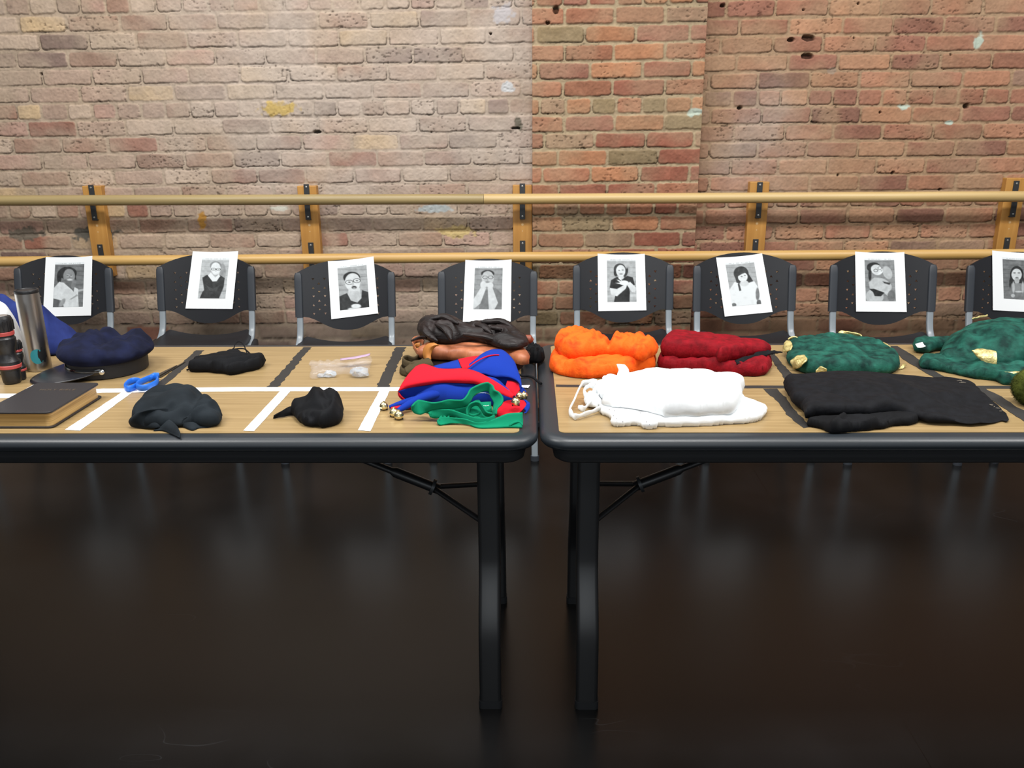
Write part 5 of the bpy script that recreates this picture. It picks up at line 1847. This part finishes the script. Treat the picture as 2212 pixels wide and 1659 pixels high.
patch('pleat', M_grn, [[(1100, 921, .004), (1112, 914, .010), (1122, 913, .010), (1129, 920, .005)], [(1098, 905, .010), (1112, 902, .014), (1124, 902, .014), (1130, 906, .012)]], t, thick=.003)
patch('pleat', M_grn, [[(905, 878, .026), (925, 880, .028), (960, 878, .030), (1000, 876, .032), (1030, 870, .034), (1060, 868, .030)], [(915, 890, .010), (935, 895, .010), (965, 900, .008), (1000, 903, .006), (1035, 908, .004), (1062, 902, .006)]], t, thick=.003)
strip_band('ruffle_edge', M_grn, [(948, 916, .002), (956, 906, .004), (966, 911, .003), (976, 903, .004), (988, 910, .003), (1000, 905, .004), (1014, 913, .002), (1030, 909, .003), (1046, 917, .001), (1062, 911, .003)], .010, t, n=6)
strip_band('ruffle_edge', M_grn, [(930, 902, .010), (940, 890, .016), (952, 897, .013), (966, 887, .018), (982, 895, .014), (1000, 892, .014), (1020, 904, .008), (1040, 898, .010)], .009, t, n=6)
strip_band('ruffle_edge', M_grn, [(1015, 892, .014), (1022, 880, .022), (1034, 876, .024), (1040, 886, .018), (1050, 896, .012), (1062, 890, .016)], .012, t, n=6)
rope('wire', M_wire, [(1024, 852, .048), (1036, 849, .052), (1050, 849, .052), (1058, 852, .048)], .0006, t)
rope('wire', M_wire, [(1030, 868, .036), (1038, 875, .032), (1048, 877, .030), (1056, 876, .030)], .0008, t)

# ------------------------------------------------------------------ orange velvet costume
t = thing('orange_velvet_costume', 'bright orange crushed velvet costume folded in two puffy layers', 'costume', tuple(PT(1300, 780, 0)))
cloth('folded_layer', M_vor, [(1185, 784), (1190, 770, .018), (1197, 758, .028), (1230, 745, .03), (1320, 740, .03), (1400, 750, .03), (1415, 766, .022), (1417, 778, .012), (1412, 790), (1385, 800), (1340, 812), (1306, 818), (1267, 820), (1232, 815), (1207, 807), (1188, 796)],
      0, .04, t, folds=[([(1192, 787, .02), (1215, 800, .02), (1250, 812, .015), (1290, 815, .015)], .006, .005), ([(1205, 795, .02), (1232, 804, .02), (1262, 808, .015)], -.009, .006), ([(1222, 798, .03), (1245, 790, .03), (1262, 797, .03), (1272, 808, .02)], .009, .008), ([(1275, 795, .03), (1300, 812, .015)], -.010, .008), ([(1205, 783, .03), (1225, 790, .03)], -.006, .008), ([(1290, 788, .03), (1340, 792, .03), (1400, 786, .03)], .006, .01), ([(1200, 790, .02), (1220, 797, .02), (1240, 800, .02), (1258, 797, .03), (1270, 803, .02)], -.006, .004), ([(1300, 790, .03), (1350, 786, .03), (1395, 782, .03)], -.008, .005), ([(1290, 800, .02), (1320, 808, .02)], .005, .005)],
      wr=(.009, .032, .2, 2.4), edge=.3, R=.016, seed=81, fine=.0015)
cloth('folded_layer', M_vor, [(1197, 745, .055), (1201, 725, .070), (1210, 717, .076), (1229, 707, .083), (1246, 701, .086), (1268, 701, .086), (1292, 706, .084), (1312, 711, .080), (1320, 717, .076), (1328, 710, .08), (1353, 707, .083), (1368, 712, .08), (1392, 722, .074), (1414, 739, .062), (1421, 749, .054), (1419, 759, .048), (1402, 771, .042), (1393, 779, .038), (1365, 775, .038), (1329, 768, .040), (1292, 770, .038), (1270, 776, .036), (1243, 779, .035), (1219, 775, .036), (1204, 762, .042)],
      .034, .046, t, hs=[(1250, 720, .062), (1220, 740, .050), (1360, 730, .054), (1320, 735, .036), (1290, 755, .048), (1390, 750, .042)],
      folds=[([(1320, 712, .08), (1317, 730, .07), (1314, 750, .06)], -.016, .006), ([(1333, 712, .085), (1328, 735, .075), (1322, 755, .06)], .006, .008), ([(1218, 725, .08), (1235, 735, .08), (1240, 750, .07)], -.007, .007), ([(1255, 725, .09), (1275, 730, .085), (1290, 745, .075)], -.008, .008), *[([(x, y, .08), (x - 3, y + 14, .078), (x - 1, y + 28, .07)], -.0028, .0035) for x, y in ((1236, 708), (1252, 704), (1264, 705), (1277, 706), (1289, 708), (1301, 712), (1340, 712), (1350, 710), (1372, 716))], ([(1215, 758, .07), (1260, 753, .075), (1320, 752, .07), (1380, 752, .07)], .006, .010), ([(1300, 762, .06), (1350, 765, .055), (1395, 774, .045)], -.006, .007)],
      wr=(.010, .032, 1.2, 2.2), edge=.42, R=.024, seed=82, fine=.0015)

# ------------------------------------------------------------------ red velvet costume
t = thing('red_velvet_costume', 'dark red crushed velvet costume folded in a thick roll', 'costume', tuple(PT(1545, 780, 0)))
cloth('folded_layer', M_vre, [(1422, 786), (1422, 774, .012), (1434, 762, .02), (1500, 752, .026), (1600, 752, .026), (1650, 760, .022), (1660, 772, .016), (1667, 787, .006), (1661, 803), (1646, 812), (1610, 815), (1573, 808), (1515, 800), (1450, 795)],
      0, .036, t, folds=[([(1440, 780, .03), (1500, 776, .035), (1540, 780, .035), (1555, 790, .03)], .008, .007), ([(1520, 792, .025), (1560, 790, .03), (1585, 782, .035)], -.010, .007), ([(1590, 808, .02), (1625, 795, .03), (1655, 780, .03)], -.008, .007), ([(1575, 800, .03), (1610, 790, .03)], .008, .01), ([(1450, 785, .03), (1500, 790, .03), (1540, 800, .02)], -.007, .005), ([(1600, 803, .02), (1635, 790, .03)], .007, .005), ([(1470, 781, .03), (1520, 778, .03)], .005, .006)],
      wr=(.009, .032, .4, 2.4), edge=.32, R=.016, seed=91, fine=.001)
cloth('folded_layer', M_vre, [(1426, 755, .042), (1434, 736, .056), (1440, 722, .066), (1450, 713, .072), (1467, 710, .074), (1501, 712, .072), (1552, 721, .066), (1595, 729, .060), (1617, 735, .056), (1639, 736, .055), (1658, 748, .046), (1665, 758, .040), (1632, 766, .036), (1602, 776, .032), (1573, 781, .031), (1552, 785, .030), (1539, 776, .033), (1480, 774, .033), (1440, 769, .035), (1427, 763, .038)],
      .030, .044, t, hs=[(1460, 730, .050), (1520, 740, .048), (1590, 750, .040), (1640, 750, .032), (1560, 765, .036)],
      folds=[([(1448, 755, .06), (1465, 758, .06), (1476, 772, .04)], -.010, .006), ([(1440, 768, .05), (1500, 768, .05), (1570, 765, .05), (1630, 755, .05)], .006, .009), ([(1560, 772, .045), (1600, 768, .045), (1640, 758, .045)], -.006, .006)],
      wr=(.006, .045, .1, 2.2), edge=.42, R=.022, seed=92, fine=.0015)
patch('black_lace_trim', M_lace, [[(1588, 778, .036), (1610, 771, .040), (1635, 762, .044), (1655, 757, .044), (1672, 759, .040), (1690, 760, .036)], [(1592, 786, .030), (1615, 780, .032), (1640, 774, .034), (1660, 767, .036), (1674, 764, .036), (1690, 761.5, .034)]], t, thick=.003, noise_=.004, ns=.012)

# ------------------------------------------------------------------ white dress
t = thing('white_dress', 'folded white cotton dress with straps and eyelet lace trim', 'dress', tuple(PT(1450, 870, 0)))
cloth('folded_layer', M_wht, [(1293, 884), (1305, 872, .008), (1340, 860, .016), (1450, 850, .018), (1560, 846, .018), (1600, 850, .016), (1612, 864, .010), (1632, 876, .006), (1652, 886, .003), (1657, 893, .002), (1644, 906), (1615, 913), (1542, 919), (1470, 923), (1422, 922), (1418, 928), (1387, 928), (1382, 922), (1366, 920), (1322, 922), (1318, 903)],
      0, .020, t, folds=[([(1330, 905, .015), (1380, 912, .012), (1440, 915, .01)], -.005, .006), ([(1420, 910, .015), (1520, 910, .015), (1620, 900, .015)], .004, .006)], wr=(.004, .03, .2, 2.2), edge=.5, R=.007, seed=101, ripple=.9)
cloth('folded_layer', M_wht, [(1300, 874, .022), (1306, 860, .026), (1292, 846, .034), (1283, 828, .044), (1300, 820, .05), (1318, 811, .056), (1332, 806, .058), (1345, 803, .060), (1362, 799, .062), (1386, 793, .064), (1422, 788, .066), (1490, 792, .064), (1542, 803, .058), (1574, 811, .052), (1606, 818, .046), (1607, 834, .034), (1602, 845, .030), (1603, 860, .026), (1596, 884, .020), (1582, 897, .018), (1532, 902, .018), (1445, 905, .018), (1416, 898, .018), (1366, 884, .020), (1324, 881, .020)],
      .018, .045, t, hs=[(1400, 830, .052), (1480, 830, .052), (1560, 840, .046), (1330, 845, .040), (1450, 870, .048), (1560, 875, .042), (1320, 868, .02)],
      folds=[([(1340, 885, .03), (1380, 892, .03), (1415, 898, .025)], -.006, .005), ([(1575, 860, .05), (1580, 880, .04), (1583, 895, .03)], -.005, .004), ([(1510, 870, .055), (1525, 885, .045), (1530, 900, .03)], .003, .006), ([(1590, 856, .04), (1592, 880, .03)], .004, .005), ([(1440, 878, .06), (1520, 868, .06), (1590, 855, .055)], .003, .008), ([(1320, 850, .05), (1350, 862, .05), (1400, 868, .05)], -.004, .006), ([(1360, 815, .06), (1420, 830, .06), (1500, 835, .06)], -.003, .006), *[([(x, 874, .05), (x + 4, 886, .04), (x + 2, 899, .025)], a_, .003) for x, a_ in ((1460, .003), (1482, -.003), (1498, .004), (1536, -.004), (1550, .004), (1566, -.004))]],
      wr=(.005, .04, .5, 2.2), edge=.36, R=.018, seed=102, ripple=.9)
patch('ruffle', M_wht, [[(1333, 789, .078), (1345, 786, .080), (1356, 791, .076)], [(1336, 797, .070), (1346, 797, .070), (1358, 800, .066)], [(1334, 812, .058), (1346, 814, .056), (1360, 812, .056)]], t, thick=.003, noise_=.004, ns=.01)
patch('ruffle', M_wht, [[(1304, 812, .058), (1317, 807, .062), (1330, 811, .058)], [(1300, 822, .050), (1316, 820, .052), (1332, 820, .050)]], t, thick=.003, noise_=.004, ns=.01)
ST = [[(1290, 826, .046), (1270, 825, .042), (1256, 832, .034), (1248, 846, .026), (1240, 865, .015), (1231, 884, .0095), (1236, 896, .0085), (1245, 900, .0085), (1262, 895, .009), (1282, 888, .010), (1298, 880, .014)],
      [(1285, 832, .040), (1272, 834, .036), (1262, 842, .030), (1266, 856, .020), (1274, 868, .014), (1290, 876, .014)],
      [(1292, 838, .036), (1294, 850, .028), (1285, 862, .022), (1272, 872, .014), (1262, 882, .008), (1250, 880, .006)],
      [(1296, 836, .038), (1304, 850, .032), (1306, 862, .026), (1300, 872, .020)],
      [(1282, 842, .034), (1284, 852, .028), (1276, 862, .02), (1266, 866, .016)]]
for i_, s in enumerate(ST):
    P = crom([PT(*p) for p in s], 6)
    b = MB()
    b.tube(P, [(.0065 + .0015 * math.sin(k * .8), .0022) for k in range(len(P))], 10, ax=(.3, -.2, 1))
    b.build('strap', M_wht, t)
cloth('strap_bunch', M_wht, [(1262, 874), (1266, 858, .012), (1280, 848, .018), (1300, 850, .018), (1304, 866, .010), (1298, 880), (1280, 882)], .004, .022, t, wr=(.005, .012, .4, 1.5), seed=104, R=.01, step=.0035, ridged=True)
M_eye = mat('eyelet_shadow', C(150, 150, 150), .8)
rnd = random.Random(3)
for (px, py, h) in ((1316, 886, .0202), (1327, 888, .0205), (1325, 899, .020), (1332, 905, .019), (1383, 893, .0202), (1397, 912, .0175), (1403, 918, .0155), (1345, 912, .017), (1380, 919, .0155)):
    c_ = PT(px, py, h)
    b = MB()
    b.tube([c_ + Vector((0, -.0012, .0012)), c_ + Vector((0, -.0022, .0022))], .0012, 8)
    b.build('eyelet', M_eye, t)

# ------------------------------------------------------------------ folded green and gold velvet
def goldtab(rows, parent, seed=1):
    return patch('gold_trim', M_gold, rows, parent, thick=.003, noise_=.0022, ns=.012, seed=seed)


t = thing('green_gold_costume', 'rounded folded green velvet costume edged with gold tabs', 'costume', tuple(PT(1820, 775, 0)))
cloth('folded_velvet', M_vgr, [(1699, 770), (1700, 752, .014), (1704, 736, .026), (1719, 728, .032), (1758, 726, .033), (1766, 722, .036), (1800, 720, .038), (1837, 723, .036), (1870, 732, .03), (1903, 742, .026), (1925, 756, .020), (1938, 769, .014), (1942, 785, .006), (1940, 800), (1900, 812), (1820, 816), (1760, 812), (1732, 804), (1713, 792), (1702, 780)],
      0, .042, t, hs=[(1820, 750, .048), (1730, 760, .038), (1900, 770, .036), (1820, 790, .046)], wr=(.007, .04, .4, 1.8), edge=.35, R=.026, seed=111, fine=.002,
      folds=[([(1720, 745, .04), (1770, 750, .045), (1830, 765, .045)], -.004, .01), ([(1740, 790, .04), (1800, 780, .045), (1880, 785, .04)], .005, .02)])
goldtab([[(1694, 742, .030), (1698, 737, .034), (1706, 737, .037), (1711, 743, .038)], [(1692, 750, .024), (1697, 748, .030), (1705, 748, .034), (1712, 750, .036)], [(1692, 760, .014), (1696, 761, .016), (1702, 759, .024), (1706, 756, .030)]], t, 1)
goldtab([[(1708, 779, .026), (1718, 772, .034), (1728, 768, .038), (1738, 767, .041)], [(1710, 787, .018), (1720, 782, .028), (1731, 778, .034), (1743, 778, .038)], [(1714, 795, .006), (1722, 796, .010), (1729, 793, .020), (1732, 787, .028)]], t, 2)
goldtab([[(1762, 800, .022), (1770, 794, .030), (1778, 793, .032), (1786, 797, .028)], [(1762, 806, .014), (1770, 804, .018), (1778, 803, .020), (1786, 805, .016)]], t, 3)
goldtab([[(1703, 733, .036), (1708, 728, .040), (1716, 727, .042), (1723, 729, .040)], [(1704, 735, .030), (1709, 732, .034), (1716, 731, .036), (1722, 731, .036)]], t, 4)
goldtab([[(1811, 718, .046), (1820, 714, .050), (1838, 718, .046), (1856, 722, .042), (1863, 728, .036)], [(1812, 722, .040), (1822, 723, .040), (1838, 725, .036), (1852, 728, .032), (1860, 730, .03)]], t, 5)
goldtab([[(1901, 738, .032), (1912, 741, .032), (1920, 747, .028), (1928, 753, .024)], [(1901, 740, .028), (1911, 744, .028), (1919, 750, .024), (1927, 755, .02)]], t, 6)
goldtab([[(1940, 797, .004), (1948, 789, .008), (1955, 785, .010)], [(1945, 798, .001), (1953, 794, .004), (1957, 789, .006)]], t, 7)

# ------------------------------------------------------------------ large green velvet heap at the right
t = thing('green_velvet_robe', 'large heaped green velvet robe with gold tabs at the right end', 'robe', tuple(PT(2140, 780, 0)))
cloth('lower_fold', M_vgr, [(1986, 783), (1990, 776, .006), (2006, 772, .01), (2028, 766, .014), (2060, 764, .018), (2120, 760, .018), (2212, 762, .018), (2300, 770, .016), (2320, 800), (2260, 830), (2199, 832), (2182, 834), (2165, 831), (2150, 822), (2131, 818), (2097, 813), (2051, 799), (2010, 790)],
      0, .026, t, folds=[([(2060, 790, .02), (2100, 796, .02), (2130, 800, .02)], -.007, .008), ([(2140, 800, .02), (2160, 818, .015), (2200, 828, .01)], .007, .008), ([(2115, 785, .02), (2122, 810, .015)], .006, .01), ([(2000, 778, .02), (2040, 788, .02), (2090, 805, .015)], .005, .006)], wr=(.009, .032, -.3, 2.4), edge=.35, R=.012, seed=121, fine=.001)
cloth('heap', M_vgr, [(2030, 772), (2036, 752, .016), (2044, 736, .03), (2057, 724, .042), (2070, 708, .056), (2085, 695, .066), (2108, 686, .074), (2137, 680, .078), (2171, 680, .078), (2212, 685, .074), (2260, 692, .07), (2310, 715, .05), (2330, 760, .01), (2290, 795), (2212, 797), (2180, 800), (2158, 798), (2120, 790), (2080, 784)],
      .004, .080, t, hs=[(2160, 715, .092), (2100, 730, .070), (2060, 755, .040), (2220, 730, .085), (2160, 775, .060), (2090, 775, .035), (2210, 780, .05)],
      folds=[([(2085, 715, .07), (2092, 745, .06), (2105, 765, .05)], .010, .012), ([(2095, 730, .07), (2105, 750, .06), (2130, 765, .055)], -.010, .010), ([(2180, 730, .09), (2200, 750, .07), (2230, 765, .06)], -.012, .010), ([(2165, 745, .08), (2175, 765, .06), (2200, 785, .04)], .008, .012), ([(2110, 755, .06), (2160, 762, .07), (2220, 775, .05)], -.006, .010)],
      wr=(.011, .055, -.5, 2.2), edge=.2, R=.05, seed=122, fine=.0015)
cloth('sleeve_end', M_vgr, [(1972, 754), (1972, 744, .012), (1981, 733, .022), (1993, 726, .028), (2017, 728, .028), (2050, 725, .030), (2060, 732, .026), (2050, 744, .018), (2030, 754, .008), (2017, 758), (2005, 763), (1981, 761)],
      .003, .030, t, folds=[([(1995, 732, .03), (2010, 745, .03), (2035, 740, .03)], -.005, .008), ([(2000, 752, .02), (2030, 742, .03), (2055, 730, .035)], .005, .008)], wr=(.004, .025, .3, 1.8), edge=.35, R=.014, seed=123)
patch('white_tag', M_paper, [[(1977, 743.5, .030), (1985, 741, .032), (1993, 739.5, .033)], [(1980, 748, .028), (1989, 746.5, .030), (1996, 745, .031)], [(1982, 751.5, .024), (1991, 751, .026), (2000, 748, .028)]], t, thick=.0012)
goldtab([[(2046, 738, .040), (2056, 740, .040), (2068, 748, .034), (2080, 760, .026)], [(2050, 742, .036), (2058, 750, .030), (2068, 756, .026), (2081, 761, .024)]], t, 8)
goldtab([[(2098, 757, .054), (2115, 754, .056), (2135, 756, .056), (2150, 759, .054), (2154, 764, .050)], [(2108, 768, .042), (2120, 770, .042), (2136, 772, .042), (2148, 774, .040), (2153, 776, .038)], [(2122, 781, .030), (2130, 786, .026), (2140, 790, .022), (2148, 792, .020), (2153, 793, .018)]], t, 9)
goldtab([[(2171, 803, .028), (2185, 803, .028), (2200, 803, .028), (2215, 805, .027)], [(2164, 812, .018), (2180, 814, .018), (2198, 816, .018), (2212, 818, .017)], [(2168, 817, .014), (2182, 819, .014), (2198, 823, .012), (2208, 825, .010)]], t, 10)
goldtab([[(2100, 688, .082), (2116, 683, .085), (2132, 680, .086)], [(2102, 690, .078), (2117, 686, .081), (2133, 683, .082)]], t, 11)

# ------------------------------------------------------------------ black lace shawl
t = thing('black_lace_shawl', 'wide folded black shawl with lace edge at the front of the right table', 'shawl', tuple(PT(1920, 870, 0)))
cloth('folded_layer', M_lace, [(1691, 846, .008), (1692, 832, .016), (1702, 817, .028), (1720, 812, .034), (1740, 806, .040), (1788, 796, .047), (1848, 793, .048), (1920, 797, .045), (1992, 800, .041), (2036, 804, .034), (2065, 814, .026), (2101, 828, .016), (2115, 849, .008), (2137, 868, .005), (2163, 888, .003), (2176, 903, .001), (2178, 914, .001), (2166, 911, .001), (2137, 918, .001), (2101, 922, .001), (2053, 918, .002), (2010, 914, .006), (1985, 900, .014), (1962, 888, .022), (1925, 878, .030), (1890, 884, .027), (1850, 889, .024), (1800, 892, .022), (1762, 898, .017), (1738, 912, .008), (1736, 900, .012), (1728, 880, .014), (1711, 872, .012), (1700, 858, .010)],
      0, .050, t, hs=[(1730, 850, .040), (1760, 840, .048), (1850, 830, .054), (1950, 840, .046), (2040, 850, .032), (2110, 880, .014), (1800, 880, .044), (1900, 870, .044), (2000, 890, .026), (2080, 900, .013), (2160, 908, .005)],
      folds=[([(1760, 830, .05), (1840, 850, .05), (1900, 872, .045)], -.005, .012), ([(1920, 815, .05), (1990, 850, .04), (2060, 870, .03)], .005, .014), ([(1900, 850, .05), (1960, 845, .045), (2040, 850, .03)], .004, .01), ([(2000, 880, .03), (2060, 890, .02), (2130, 898, .01)], -.004, .008)],
      wr=(.0032, .07, .2, 2.8), edge=.55, R=.020, seed=131, fine=.0004, under=1.6)
cloth('under_layer', M_blk, [(1742, 914), (1760, 902, .012), (1800, 896, .018), (1870, 890, .020), (1925, 884, .022), (1965, 893, .014), (1990, 905, .006), (1965, 914), (1944, 914), (1896, 926), (1848, 933), (1797, 938), (1772, 925)],
      0, .020, t, folds=[([(1797, 936, .0), (1808, 918, .01), (1822, 905, .015)], .010, .006), ([(1815, 922, .01), (1850, 925, .01), (1890, 912, .012)], .007, .006), ([(1900, 915, .01), (1925, 895, .02)], -.006, .008)],
      wr=(.003, .03, .3, 2), edge=.3, R=.008, seed=133)
M_thr = mat('lace_thread', C(120, 112, 100), .8)
rnd = random.Random(5)
for i_ in range(16):
    s = i_ / 15
    A = PT(2070 + 95 * s + rnd.uniform(-4, 4), 822 + 72 * s + rnd.uniform(-6, 4), .028 - .020 * s)
    P = [A + Vector((rnd.uniform(-.006, .006), rnd.uniform(-.004, .004), rnd.uniform(-.0005, .0008) + .001)) for _ in range(4)]
    b = MB()
    b.tube(crom(P, 3), .0005, 5)
    b.build('lace_thread', M_thr, t)

# ------------------------------------------------------------------ moss green furry ball at the right edge
c_ = PT(2236, 880, 0) + Vector((0, .02, .040))
b = MB()
n = 28
R_ = .041
b.lathe([(R_ * math.sin(math.pi * i / n) * (1 + .03 * math.sin(i * 2.2)), -R_ * math.cos(math.pi * i / n)) for i in range(1, n)], 40, c=tuple(c_))
rnd = random.Random(2)
for i_ in range(5200):
    a, z = rnd.uniform(0, 2 * math.pi), rnd.uniform(-.95, 1)
    s = math.sqrt(1 - z * z)
    d_ = Vector((s * math.cos(a), s * math.sin(a), z))
    p = c_ + d_ * (R_ * .97)
    tt_ = Vector((rnd.uniform(-1, 1), rnd.uniform(-1, 1), rnd.uniform(-1, 1)))
    tt_ = (tt_ - d_ * tt_.dot(d_)).normalized()
    q = p + (d_ + tt_ * .8 + Vector((0, 0, -.35))).normalized() * rnd.uniform(.004, .0085)
    m_ = d_.cross(tt_) * .00035
    b.add([p - m_, p + m_, q], [(0, 1, 2)])
o = b.build('furry_ball', M_moss, angle=180)
origin_to(o, (c_.x, c_.y, T + LAM))
tag(o, 'moss green furry ball cut by the right edge of the photo', 'ball')

for o in list(bpy.data.objects):
    if '_o' in o:
        del o['_o']
